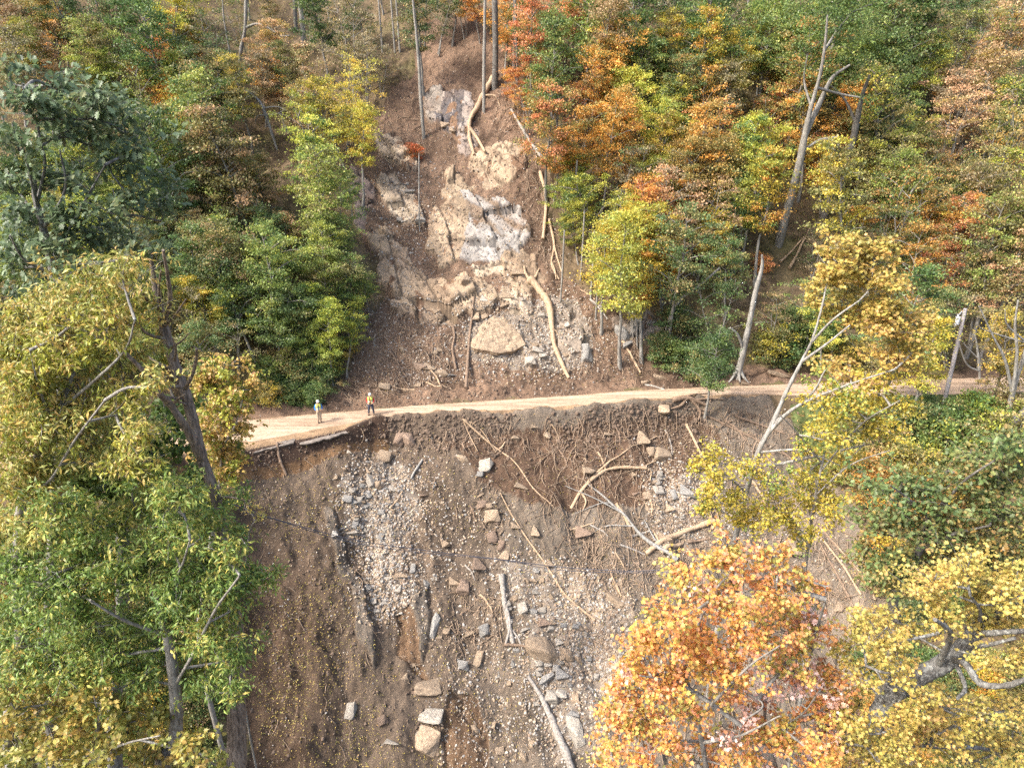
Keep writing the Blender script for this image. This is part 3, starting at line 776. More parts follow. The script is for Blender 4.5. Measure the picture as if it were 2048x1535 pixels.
def build_gravel(name, mat_, lab, kindw, soil):
    rg = np.random.default_rng(21 + soil)
    lo = [(490, 890), (700, 855), (1000, 830), (1500, 800), (1600, 880), (1740, 1120), (1800, 1535), (540, 1535), (500, 1200)]
    up = [(830, 180), (960, 60), (1040, 200), (1090, 380), (1200, 600), (1330, 745), (700, 790), (690, 640), (760, 560), (690, 340), (760, 260)]
    S = [(lo, 10000, .025, .085), (up, 8000, .03, .10)]
    for poly, k in LO_MARK:
        if k in ('gravel', 'palegravel'): S.append((poly, 2600, .05, .15))
    for poly, k in ROCKS_UP:
        if k == 'gravel': S.append((poly, 1500, .05, .15))
    S.append(([(690, 900), (760, 880), (1000, 1000), (1060, 1200), (860, 1200), (720, 1120)], 1800, .05, .14))
    S.append(([(870, 1230), (1050, 1200), (1150, 1535), (900, 1535)], 1800, .05, .13))
    S.append(([(930, 560), (1000, 560), (1180, 740), (900, 750)], 1800, .05, .14))
    S.append(([(740, 600), (900, 600), (900, 780), (720, 780)], 1800, .04, .13))
    S.append(([(740, 340), (880, 350), (860, 560), (760, 500)], 1300, .04, .15))
    S.append(([(1290, 860), (1420, 860), (1700, 1100), (1660, 1200), (1290, 1060)], 1800, .04, .13))
    if soil: S = [(lo, 6500, .025, .13), (up, 5000, .03, .13), ([(700, 850), (1000, 832), (1500, 800), (1600, 860), (1000, 890), (760, 870)], 3500, .06, .20), ([(520, 822), (1000, 795), (1500, 765), (1500, 745), (1000, 765), (600, 800)], 2200, .05, .15), ([(500, 880), (700, 846), (720, 862), (500, 905)], 500, .04, .12)]
    PX = []; PY = []; SZ = []
    for poly, k, a, b in S:
        px, py = scatter_px(poly, k, rg, 24); PX.append(px); PY.append(py); SZ.append(a + (b - a) * rg.random(len(px)) ** 2.2)
    px = np.concatenate(PX); py = np.concatenate(PY); sz = np.concatenate(SZ)
    P = cast_many(px, py)
    if not soil:
        kk = ((fbm(P[:, 0] * .4, P[:, 1] * .25, 3, 3) + rg.normal(0, .10, len(P))) > .0) | (np.arange(len(P)) > 16500)
        P, sz = P[kk], sz[kk]
    if soil:
        kk = (fbm(P[:, 0] * .45, P[:, 1] * .35, 5, 3) + rg.normal(0, .12, len(P))) > -.08
        P, sz = P[kk], sz[kk]
    ok = ~((P[:, 1] < yfar(P[:, 0]) + .1) & (P[:, 1] > yscarp(P[:, 0]) - .0)); P, sz = P[ok], sz[ok]
    k = len(P)
    base = [rock_shape(rg, ICO1, 6 if soil else 11, .05)[0] for _ in range(16)]
    Fc = ICO1[1]
    B = np.stack(base)[rg.integers(16, size=k)]
    B = B * rg.uniform(.6, 1.25, (k, 1, 3)) * sz[:, None, None]
    B = np.einsum('kij,kvj->kvi', rand_rot(k, rg), B) + P[:, None]
    pal = np.array([(.40, .30, .20), (.46, .37, .27), (.30, .22, .15), (.40, .365, .32), (.52, .46, .385), (.24, .17, .12), (.33, .31, .285)])
    c = pal[rg.integers(7, size=k)] * rg.uniform(.75, 1.15, (k, 1))
    if soil: c = np.array([.145, .102, .072]) * rg.uniform(.6, 1.35, (k, 1))
    nv = B.shape[1]
    loops = (Fc[None] + (np.arange(k) * nv)[:, None, None]).ravel()
    me = mesh_from(name, B.reshape(-1, 3), loops, np.arange(k * len(Fc)) * 3, GRAVELM, False, {'col': np.repeat(c, nv, 0)})
    tag(link(name, me), lab, kindw, kind='stuff')
build_gravel('gravel', GRAVELM, 'loose stone chips and gravel strewn over the whole slide', 'gravel', 0)
build_gravel('soil_clods', GRAVELM, 'crumbled brown lumps of soil over the slide and along the road edges', 'soil clods', 1)

# ------------------------------------------------------------------ leaves
def leaf_tpl(kind):
    if kind == 'dia':
        V = [(0, 0, 0), (-.36, .5, .07), (.36, .5, .07), (0, 1, -.02)]; T = [(0, 2, 3), (0, 3, 1)]
    elif kind == 'long':
        V = [(0, 0, 0), (-.17, .45, .02), (.17, .45, .02), (0, .5, -.04), (0, 1, -.32)]; T = [(0, 2, 3), (0, 3, 1), (3, 2, 4), (3, 4, 1)]
    elif kind == 'oak':
        o = [(0, 0), (.10, .18), (.26, .26), (.14, .38), (.36, .52), (.16, .60), (.30, .82), (.12, .80), (0, 1), (-.12, .80), (-.30, .82), (-.16, .60), (-.36, .52), (-.14, .38), (-.26, .26), (-.10, .18)]
        V = [(0, .5, -.05)] + [(a, b, .10 * abs(a) - .12 * b * b) for a, b in o]; T = [(0, i + 1, (i + 1) % len(o) + 1) for i in range(len(o))]
    elif kind == 'maple':
        o = [(0, 0), (.22, -.05), (.52, .22), (.32, .34), (.50, .66), (.20, .58), (0, 1), (-.20, .58), (-.50, .66), (-.32, .34), (-.52, .22), (-.22, -.05)]
        V = [(0, .3, -.04)] + [(a, b, .08 * abs(a) - .10 * b * b) for a, b in o]; T = [(0, i + 1, (i + 1) % len(o) + 1) for i in range(len(o))]
    return np.array(V, float), np.array(T)
def leaves_mesh(name, P, clump, size, kind, mat, rg, out=None, droop=.3, flat=.6):
    """P: leaf base points; out: preferred pointing direction"""
    V, T = leaf_tpl(kind)
    k = len(P)
    d = rg.standard_normal((k, 3)) * .75
    if out is not None: d = d + out
    d[:, 2] -= droop
    d /= np.linalg.norm(d, axis=1)[:, None] + 1e-9
    up = rg.standard_normal((k, 3)) * (1 - flat); up[:, 2] += flat * 1.3; up[:, 0] -= .25 * flat; up[:, 1] -= .25 * flat
    side = np.cross(d, up); side /= np.linalg.norm(side, axis=1)[:, None] + 1e-9
    nrm = np.cross(side, d)
    s = size * rg.uniform(.65, 1.3, k)
    W = P[:, None] + s[:, None, None] * (V[None, :, 0:1] * side[:, None] + V[None, :, 1:2] * d[:, None] + V[None, :, 2:3] * nrm[:, None])
    nv = len(V)
    loops = (T[None] + (np.arange(k) * nv)[:, None, None]).ravel()
    return mesh_from(name, W.reshape(-1, 3), loops, np.arange(k * len(T)) * 3, mat, False,
                     {'leaf': np.repeat(rg.random(k), nv), 'clump': np.repeat(clump, nv)})

# ------------------------------------------------------------------ far forest trees: a few kinds, then copies
def make_variant(seed, R, h, cfrac, rz, ncl, nleaf, lsize, layered=.5, stems=1, clr=.5, topthin=0.0):
    rg = np.random.default_rng(seed)
    cz = h * cfrac
    g = Geo()
    lean = rg.normal(0, .09, 2)
    C = []; per_st = max(1, ncl // stems)
    for sidx in range(stems):
        b = np.array([0, 0, 0.]) if stems == 1 else np.append(rg.normal(0, .3, 2), 0)
        H1 = (cz + rz) * (.97 if stems == 1 else rg.uniform(.75, 1.0))
        top = np.array([lean[0] * h, lean[1] * h, H1]) + (np.append(rg.normal(0, .28 * R, 2), 0) if stems > 1 else 0)
        n = 10; t = np.linspace(0, 1, n)[:, None]
        tr = b * (1 - t) + top * t
        tr[1:, :2] += np.cumsum(rg.normal(0, .014 * h, (n - 1, 2)), 0) * .6
        tr[0, 2] -= .8
        r0 = (.012 * h + .025) / math.sqrt(stems)
        g.tube(tr, r0 * (1 - .88 * t[:, 0]) * (1 + .5 * (t[:, 0] < .05)), 7)
        nb = max(6, per_st // 3); az = rg.uniform(0, 6.28)
        for k in range(nb):
            u = (k + rg.random()) / nb
            zr = cz + rz * (1.9 * u - .95)
            prof = R * math.sqrt(max(.04, 1 - ((zr - cz) / rz) ** 2)) * (1 - topthin * .5 * u) * (1 + .38 * math.sin(2 * az + 5 * u + seed) * (.4 + .6 * rg.random()))
            az += 2.4 + rg.normal(0, .5)
            ln = prof * (rg.uniform(.45, 1.0) if rg.random() < .8 else rg.uniform(1.0, 1.4))
            za = max(.12 * h, zr - ln * rg.uniform(.25, .8))
            fz = min(max(za / H1, 0), .97) * (n - 1); i0 = min(int(fz), n - 2)
            a = tr[i0] * (1 - fz + i0) + tr[i0 + 1] * (fz - i0)
            e = np.array([a[0] + math.cos(az) * ln, a[1] + math.sin(az) * ln, zr + rg.normal(0, .15)])
            mid = (a + e) / 2 + np.array([0, 0, .10 * ln]) + rg.normal(0, .07, 3)
            sp = spline([a, mid, e], 7)
            g.tube(sp, np.linspace(r0 * .32, .010, 7), 4, cap=False)
            for q in range(3):
                C.append(sp[int(rg.integers(3, 7))] + rg.normal(0, 1, 3) * np.array([.30, .30, .10]) * (.35 + .25 * ln))
            if rg.random() < .35:
                e2 = e + rg.normal(0, .5, 3); g.tube(spline([sp[4], e2], 3), np.linspace(.014, .006, 3), 3, cap=False)
    c = np.array(C); ncl = len(c); c[:, 2] = np.maximum(c[:, 2], .25)
    wood = g.mesh('trunk', BARK_GREY, True)
    per = max(4, nleaf // ncl)
    sizes = rg.uniform(.6, 1.35, ncl)
    off = rg.standard_normal((ncl, per, 3)) * np.array([1, 1, .42 if layered else .8]) * clr * sizes[:, None, None] * (.75 + .5 * rg.random((ncl, per, 1)))
    P = (c[:, None] + off).reshape(-1, 3)
    P[:, 2] = np.maximum(P[:, 2], .05)
    outd = P - np.array([0, 0, cz - .3 * rz]); outd /= np.linalg.norm(outd, axis=1)[:, None] + 1e-9
    cl = np.repeat(rg.random(ncl), per)
    crown = leaves_mesh('crown', P, cl, lsize, 'dia', LM['G'], rg, outd * .7, .25, .42)
    crown.materials.append(LM['g'])
    crown.polygons.foreach_set('material_index', np.repeat(((cl * 9.7) % 1 < .34).astype(np.int32), 2))
    return wood, crown, R, h, cfrac
VAR = {
    'broad': [make_variant(s, 3.0, 10.5, .66, 3.0, 110, 8600, .175, 1, 1, .36, .3) for s in (1, 2, 3, 12, 13)],
    'tall': [make_variant(s, 2.2, 11.0, .70, 3.4, 90, 6300, .165, 1, 1, .35, .2) for s in (4, 5, 6, 14)],
    'loose': [make_variant(s, 2.7, 10.0, .62, 3.4, 80, 3000, .16, 1, 2, .34, .3) for s in (7, 8, 15)],
    'shrub': [make_variant(s, 1.7, 3.0, .52, 1.4, 48, 3900, .16, 1, 4, .32, .2) for s in (9, 10, 16)],
}
CROWN_GROUP = {'broad': 'broad crowned forest trees', 'tall': 'tall narrow forest trees', 'loose': 'thin leaved forest trees', 'shrub': 'shrubs on the slopes'}
NT = {'n': 0}
NEAR = {'G': 'gO', 'g': 'GLyO', 'L': 'ygO', 'O': 'gyLnYs', 'y': 'YgL', 'Y': 'yob', 'o': 'Yrm', 'r': 'om', 's': 'obn', 'b': 'oOm', 'm': 'gor', 'n': 'OG'}
KEEP = [[(1562, 490), (1580, 400), (1598, 330), (1612, 260), (1622, 215)], [(1645, 440), (1668, 370), (1700, 300), (1714, 240)], [(1478, 745), (1500, 640), (1522, 545)], [(1890, 790), (1930, 620)],
        [(2008, 850), (2040, 740)], [(1335, 690), (1360, 600), (1440, 535)], [(605, 0), (607, 95)], [(478, 140), (492, 0)], [(757, 0), (765, 100)], [(785, 0), (795, 100)], [(556, 280), (500, 190)]]
KD = [cast(*k[0])[1] for k in KEEP]
def blocks(px, py, r, Y):
    for k, yb in zip(KEEP, KD):
        if Y > yb + .5: continue
        for (x1, y1), (x2, y2) in zip(k[:-1], k[1:]):
            for t in (0, .25, .5, .75, 1):
                if (x1 + (x2 - x1) * t - px) ** 2 + (y1 + (y2 - y1) * t - py) ** 2 < r * r: return True
    return False
def put_tree(px, py, rpx, pal, kind=None, rg=None, base=None, tint=None):
    rg = rg or RG
    if kind is None:
        kind = 'loose' if pal == 'n' else (('tall' if (u_ := rg.random()) < .26 else 'loose' if u_ < .50 else 'broad'))
    wood, crown, R, h, cf = VAR[kind][int(rg.integers(len(VAR[kind])))]
    if base is None:
        d = raydir(float(px), float(py))
        t = np.linspace(22, 150, 640)
        P = d[None] * t[:, None] + np.array([0, 0, CAMH])
        g = P[:, 2] - Hb(P[:, 0], P[:, 1]) - cf * h * (rpx * t / F / R)
        i = np.argmax(g < 0)
        if g[i] >= 0: return None
        p = P[i]; s = rpx * t[i] / F / R
    else:
        p = np.asarray(base); s = rpx
    if kind != 'shrub' and blocks(px, py, (rpx if base is None else s * R * F / 70) * .72, float(p[1])): return None
    # keep the road itself clear
    yy = float(p[1]); a, b = float(yscarp(p[0])), float(yfar(p[0]))
    if a - 2.5 < yy < b + .9:
        if px < 1350 and kind != 'shrub': return None
        if yy < a - .5 and px < 1500: return None
        yy = b + 1.2 if yy > (a + b) / 2 else min(yy, a - .6)
    root = empty('shrub' if kind == 'shrub' else {'o': 'maple_tree', 'r': 'maple_tree', 's': 'maple_tree', 'm': 'maple_tree', 'G': 'oak_tree'}.get(pal, 'forest_tree'), (p[0], yy, h1(p[0], yy)))
    zs = s * rg.uniform(.92, 1.1)
    root.scale = (s, s, zs); root.rotation_euler = (rg.normal(0, .09), rg.normal(0, .09), rg.uniform(0, 6.28))
    root.empty_display_size = .1
    wo = link('trunk', wood, root)
    co = link('crown', crown, root)
    co.material_slots[0].link = 'OBJECT'; co.material_slots[0].material = LM[pal]
    alt = NEAR.get(pal, 'O'); alt = alt[int(rg.integers(len(alt)))]
    co.material_slots[1].link = 'OBJECT'; co.material_slots[1].material = LM[alt]
    v = rg.uniform(1.02, 1.42); tt = tint or (1, 1, 1)
    co.color = (v * tt[0] * rg.uniform(.94, 1.05), v * tt[1] * rg.uniform(.96, 1.04), v * tt[2] * 1.04, 1)
    c, nm = KINDC[pal]
    if kind == 'shrub': nm = 'shrub'
    szw = 'small' if s * R < 1.7 and kind != 'shrub' else 'large' if s * R > 3 else ''
    adj = {'tall': 'narrow', 'broad': 'broad', 'loose': 'sparse', 'shrub': 'bushy'}[kind]
    tag(root, None, 'shrub' if kind == 'shrub' else 'tree', CROWN_GROUP[kind])
    pend(root, ' '.join([w_ for w_ in (szw, adj, c, nm) if w_]), px, py)
    NT['n'] += 1
    return root

TREES = [
 # upper left hill
 (40,40,55,'O'),(110,50,50,'b'),(20,130,50,'O'),(230,40,60,'G'),(300,30,60,'y'),(330,100,70,'G'),(170,20,50,'G'),(60,100,50,'L'),(110,110,50,'s'),(200,110,60,'L'),(400,60,50,'b'),
 (440,90,50,'n'),(370,170,45,'L'),(330,150,50,'o'),(280,190,60,'L'),(420,160,60,'O'),(520,50,50,'O'),(560,140,50,'s'),(620,150,42,'O'),(650,40,50,'G'),(700,50,60,'n'),(470,200,60,'O'),
 (380,250,70,'L'),(450,230,60,'O'),(350,210,50,'o'),(540,210,50,'n'),(555,255,42,'y'),(500,300,70,'O'),(430,320,70,'O'),(350,330,70,'G'),(590,220,50,'O'),(680,180,55,'y'),(690,230,58,'Y'),
 (645,260,55,'y'),(715,275,40,'Y'),(620,330,50,'y'),(520,360,50,'O'),(640,370,60,'L'),(655,430,55,'L'),(600,420,50,'y'),(440,400,60,'O'),(480,440,50,'G'),(580,470,30,'O'),(540,480,50,'G'),
 (680,455,40,'g'),(700,370,26,'g'),(780,60,45,'o'),(840,20,45,'G'),(760,130,30,'n'),(400,120,50,'G'),(270,90,50,'G'),(480,20,50,'O'),(590,60,50,'G'),
 # middle left, above the road
 (400,480,60,'O'),(450,520,70,'O'),(380,560,50,'G'),(520,520,60,'g'),(560,560,60,'g'),(620,500,60,'g'),(650,560,55,'L'),(690,560,40,'g'),(735,570,28,'g'),(420,600,50,'Y'),(400,640,50,'y'),
 (460,620,60,'g'),(530,620,60,'g'),(580,640,50,'G'),(640,610,50,'y'),(655,660,34,'y'),(690,600,26,'g'),(640,700,40,'L'),(685,650,32,'y'),(420,700,60,'G'),(560,690,50,'G'),(600,730,50,'G'),(645,735,40,'G'),(520,750,50,'g'),
 (510,700,45,'O'),(630,775,32,'g'),(500,600,50,'G'),(350,650,60,'O'),(470,690,50,'O'),(570,600,40,'g'),(600,660,40,'g'),
 # upper right hill
 (960,15,32,'o'),(1010,40,45,'o'),(1060,60,45,'r'),(1040,105,36,'r'),(1090,70,50,'g'),(1100,130,50,'g'),(1080,30,40,'G'),(1180,80,55,'s'),(1230,100,60,'o'),(1180,140,60,'o'),(1230,180,50,'o'),
 (1130,170,50,'m'),(1060,160,34,'r'),(1100,230,50,'m'),(1055,205,30,'o'),(1150,280,60,'o'),(1210,290,50,'o'),(1110,300,42,'o'),(1240,240,50,'b'),(1290,60,60,'g'),(1280,130,50,'g'),(1350,40,60,'n'),
 (1330,100,50,'Y'),(1400,30,60,'g'),(1380,100,50,'Y'),(1300,200,50,'y'),(1310,260,50,'y'),(1330,300,50,'Y'),(1400,230,50,'o'),(1450,60,60,'g'),(1480,140,50,'Y'),(1460,180,60,'O'),(1440,260,50,'o'),
 (1400,300,60,'b'),(1380,350,60,'b'),(1440,350,60,'b'),(1510,200,40,'m'),(1540,60,70,'g'),(1560,120,50,'b'),(1850,130,50,'y'),(1900,80,60,'O'),(1950,30,50,'G'),(1990,60,50,'s'),(2010,120,60,'s'),
 (1960,150,60,'s'),(1930,200,60,'s'),(1980,220,60,'s'),(2035,200,50,'g'),(1900,250,60,'s'),(1970,290,60,'b'),(2030,280,50,'b'),(1560,240,50,'m'),(1620,220,50,'b'),(1690,230,50,'b'),(1680,280,50,'m'),
 (1730,260,60,'G'),(1790,230,60,'O'),(1830,300,50,'O'),(1540,300,60,'y'),(1500,300,60,'y'),(1560,350,60,'y'),(1655,330,40,'Y'),(1740,330,60,'O'),(1790,350,60,'O'),(1500,370,50,'y'),
 (1530,400,50,'Y'),(1720,370,60,'O'),(1680,400,40,'Y'),(1830,400,70,'m'),(1800,440,70,'m'),(1850,470,60,'m'),(1900,400,60,'O'),(1950,380,60,'O'),(1930,440,60,'r'),(1900,500,60,'r'),(1880,560,45,'r'),
 (1840,520,60,'m'),(1990,420,60,'O'),(2030,470,60,'O'),(1980,520,60,'O'),(2030,560,60,'O'),(1960,580,50,'n'),(1400,420,60,'s'),(1360,440,60,'s'),(1300,420,50,'o'),(1340,390,50,'o'),(1180,350,45,'y'),
 (1130,380,36,'y'),(1210,400,55,'y'),(1240,350,50,'n'),(1270,470,70,'y'),(1230,440,60,'y'),(1300,520,60,'Y'),(1250,540,60,'y'),(1280,585,50,'y'),(1210,500,50,'y'),(1360,500,60,'G'),(1400,540,60,'G'),
 (1440,470,50,'Y'),(1400,600,50,'O'),(1460,530,50,'G'),(1440,620,60,'G'),(1420,700,55,'G'),(1480,690,50,'g'),(1520,640,50,'O'),(1620,600,50,'g'),(1660,650,50,'g'),(1720,650,60,'G'),(1770,700,50,'O'),
 (1850,705,50,'Y'),(1900,650,50,'n'),(1980,640,60,'n'),(2010,700,60,'O'),(1800,610,60,'G'),(1850,610,50,'G'),(1350,220,50,'y'),(1360,170,50,'G'),(1250,20,60,'G'),(1180,20,60,'g'),(1130,20,50,'r'),
 (1340,330,50,'b'),(1480,440,55,'G'),(1560,440,45,'n'),(1760,480,55,'G'),(1960,470,50,'O'),(2040,380,60,'O'),(1870,340,60,'m'),(2040,60,60,'G'),(1850,20,60,'G'),(1290,340,45,'y'),(1160,450,34,'y'),
 (1560,20,70,'g'),(1630,50,80,'g'),(1700,45,75,'g'),(1760,80,70,'g'),(1820,60,60,'g'),(1640,120,60,'g'),(1720,140,60,'g'),(1780,165,60,'g'),(1600,150,55,'m'),(1480,20,60,'g'),(1660,10,80,'g'),(1760,20,70,'g'),
]
LOW = [ # below the road, right
 (1800,830,50,'g'),(1855,800,18,'g'),(1850,860,55,'G'),(1900,850,50,'g'),(1950,830,50,'g'),(2000,800,50,'O'),(1870,900,55,'g'),(1760,900,50,'O'),(1990,880,60,'O'),(2040,840,50,'O'),(1930,910,60,'g'),
 (1820,930,50,'O'),(1740,960,50,'m'),(1690,930,40,'O'),(1905,822,22,'g'),(1760,830,40,'O'),(1700,870,34,'O'),
 (1360,650,45,'G'),(1350,710,40,'g'),(1320,690,30,'G'),(1580,650,45,'G'),(1575,700,42,'G'),(1610,660,40,'g'),(1540,700,40,'O'),(1650,700,40,'G'),(1700,710,40,'O'),(1390,730,34,'G'),(1440,740,30,'g'),(1800,720,40,'O'),
 (640,755,30,'g'),(605,745,34,'G'),(665,725,28,'y'),(575,735,34,'O'),(540,740,40,'g'),(690,700,22,'O'),(620,700,34,'g'),(660,690,26,'Y'),(620,790,26,'g'),(590,780,30,'G'),(560,770,30,'g'),(650,765,28,'G'),(540,790,30,'O')]
rgT = np.random.default_rng(77)
TREES += [(870, 8, 40, 'n'), (930, -5, 35, 'b'), (900, -20, 45, 'G'), (840, -15, 45, 'O')]
for yy in range(300, 830, 56):
    for xx in range(0, 350, 56):
        TREES.append((xx + rgT.normal(0, 12), yy + rgT.normal(0, 12), 48, 'OGgLyOg'[int(rgT.integers(7))]))
for yy in range(880, 1540, 62):
    for xx in range(-10, 440, 62):
        LOW.append((xx + rgT.normal(0, 14), yy + rgT.normal(0, 14), 40, 'OGgyOY'[int(rgT.integers(6))]))
for yy in range(1010, 1540, 75):
    for xx in range(1760, 2080, 75):
        LOW.append((xx + rgT.normal(0, 14), yy + rgT.normal(0, 14), 36, 'OGgYbO'[int(rgT.integers(6))]))
for px, py, r, pal in TREES: put_tree(px, py, r, pal, None, rgT)
for px, py, r, pal in LOW: put_tree(px, py, r, pal, 'shrub', rgT)
t_ = put_tree(826, 300, 20, 'r', 'shrub', rgT, tint=(1, .7, .6))
# more trees between and behind, taking the colour of their neighbours, placed on the ground by a jittered grid
pts = []
def fill(x0, x1, y0, y1, step, keep):
    for yy in np.arange(y0, y1, step):
        for xx in np.arange(x0, x1, step):
            pts.append((xx + rgT.normal(0, step * .3), yy + rgT.normal(0, step * .3), keep))
fill(-62, 70, 54, 118, 5.2, 1)
AL = [(a, b, c) for a, b, _, c in TREES]
nfill = 0
for x, y, k in pts:
    z = h1(x, y)
    if y < float(yfar(x)) + 3: continue
    px, py, d = project(np.array([x, y, z + 3.5]))
    gx, gy, gd = project(np.array([x, y, z]))
    if px < -60 or px > 2110 or py < -60 or py > 760: continue
    if inpoly(np.array([gx, gx - 20, gx + 20]), np.array([gy] * 3), SCAR_UP).any(): continue
    # do not grow over the slide
    if inpoly(np.array([px, px - 30, px + 30, px, px]), np.array([py, py, py, py - 50, py - 100]), SCAR_UP).any(): continue
    pal = min(AL, key=lambda t: (t[0] - px) ** 2 + (t[1] - py) ** 2)[2]
    s = rgT.uniform(.55, .8)
    put_tree(px, py, s, pal, 'tall' if rgT.random() < .3 else 'loose' if rgT.random() < .45 else 'broad', rgT, base=(x, y, z)); nfill += 1
print('trees', NT['n'], 'fill', nfill)

# ------------------------------------------------------------------ undergrowth (stuff)
def build_under():
    rg = np.random.default_rng(31)
    specs = [('undergrowth', -70, -9, 50, 110, 'G', 52000, 'green and brown undergrowth covering the left hillside'),
             ('undergrowth', 6, 75, 55, 110, 'O', 60000, 'olive and rusty undergrowth covering the right hillside'),
             ('undergrowth', -34, -12, 16, 50, 'O', 24000, 'leafy undergrowth on the slope under the left trees'),
             ('undergrowth', 18, 50, 14, 54, 'O', 52000, 'grass and low plants on the slope right of the slide')]
    for name, x0, x1, y0, y1, pal, k, lab in specs:
        x = rg.uniform(x0, x1, k); y = rg.uniform(y0, y1, k)
        # gather into tufts
        cl = vn(x * .5, y * .5, 3)
        zb = Hb(x, y); px, py, sup, slo, reg = masks(x, y, zb)
        m = ~sup & ~slo & ~((y < yfar(x) + .5) & (y > yscarp(x) - .6)) & (px > -80) & (px < 2130) & (cl > -.28)
        x, y, cl = x[m], y[m], cl[m]
        z = H(x, y) + rg.random(len(x)) ** 1.5 * (.25 + 1.3 * np.clip(cl + .1, 0, 1))
        P = np.stack([x, y, z], -1)
        me = leaves_mesh(name, P, np.clip(vn(x * .35 + 5, y * .35, 5) + .5, 0, 1), .19, 'dia', LM['O' if pal == 'O' else 'O'], rg, None, .0, .5)
        tag(link(name, me), lab, 'undergrowth', kind='stuff')
    # fallen leaves on the slide
    x = []; 
    px, py = scatter_px([(480, 890), (700, 850), (1500, 800), (1740, 1120), (1800, 1535), (520, 1535), (480, 1200)], 15000, rg)
    p2, q2 = scatter_px([(490, 950), (700, 950), (900, 1535), (520, 1535)], 5000, rg)
    p3, q3 = scatter_px([(850, 80), (960, 60), (1100, 400), (1330, 760), (700, 800), (700, 330)], 5000, rg)
    P = cast_many(np.concatenate([px, p2, p3]), np.concatenate([py, q2, q3])); 
    P = P[~((P[:, 1] < yfar(P[:, 0]) + .2) & (P[:, 1] > yscarp(P[:, 0]) + .3))]
    P = P[(fbm(P[:, 0] * .5, P[:, 1] * .5, 4, 3) + rg.normal(0, .22, len(P))) > -.05]
    P[:, 2] += .02
    me = leaves_mesh('fallen_leaves', P, rg.random(len(P)), .075, 'dia', LM['golden'], rg, None, 0, .9)
    tag(link('fallen_leaves', me), 'small yellow fallen leaves scattered over the bare earth', 'fallen leaves', kind='stuff')
build_under()

# ------------------------------------------------------------------ roots and sticks hanging from the road edge and lying on the slide (stuff)
def build_sticks():
    rg = np.random.default_rng(41)
    g = Geo()
    zones = [([(700, 845), (1000, 835), (1400, 802), (1560, 805), (1620, 900), (1400, 900), (1000, 900), (760, 880)], 520, .5, 1.3, .018),
             ([(1080, 880), (1300, 880), (1450, 1000), (1400, 1160), (1200, 1180), (1060, 1000)], 420, .6, 2.4, .021),
             ([(1180, 1010), (1330, 1040), (1400, 1120), (1340, 1180), (1160, 1160), (1120, 1050)], 320, .5, 1.6, .018),
             ([(1420, 1000), (1640, 1000), (1800, 1300), (1800, 1535), (1300, 1535), (1300, 1250)], 500, .6, 2.2, .022),
             ([(1400, 820), (1600, 850), (1760, 1200), (1640, 1200), (1450, 950)], 260, .7, 2.6, .022),
             ([(680, 600), (780, 580), (900, 700), (900, 790), (660, 800)], 520, .6, 1.6, .018),
             ([(1190, 620), (1330, 700), (1330, 760), (1150, 760)], 160, .5, 1.5, .017),
             ([(960, 180), (1050, 200), (1110, 430), (1130, 560), (1060, 500), (1040, 280)], 260, .6, 1.8, .022),
             ([(760, 200), (850, 170), (860, 330), (900, 420), (760, 330)], 200, .6, 1.6, .020),
             ([(900, 1160), (1010, 1180), (1000, 1290), (900, 1290)], 160, .4, 1.1, .020),
             ([(930, 960), (1000, 960), (1020, 1080), (960, 1090)], 60, .4, 1.3, .018),
             ([(500, 900), (1500, 850), (1700, 1500), (540, 1500)], 260, .3, 1.2, .016)]
    for poly, k, l0, l1, r in zones:
        px, py = scatter_px(poly, k, rg)
        P = cast_many(px, py)
        L = rg.uniform(l0, l1, len(P))
        for p, ln in zip(P, L):
            a = rg.normal(-math.pi / 2, .75)
            dx, dy = math.cos(a) * ln, math.sin(a) * ln * .75
            t = np.linspace(0, 1, 5)
            bx = rg.normal(0, .18 * ln); 
            x = p[0] + dx * t + bx * np.sin(math.pi * t); y = p[1] + dy * t + rg.normal(0, .1) * np.sin(math.pi * t)
            z = H(x, y)
            if abs(p[1] - yfar(p[0]) + 1.7) < 1.5: continue
            z = np.maximum(z, np.linspace(z[0], z[-1], 5)) + .03 + .10 * rg.random() * np.sin(math.pi * t)
            g.tube(np.stack([x, y, z], -1), r * 1.15 * rg.uniform(.5, 1.9) * np.linspace(1, .5, 5), 3, cap=False)
    tag(link('roots_and_twigs', g.mesh('roots_and_twigs', ROOTM, True)), 'tangled thin roots and twigs strewn over the soil of the slide', 'roots', kind='stuff')
build_sticks()

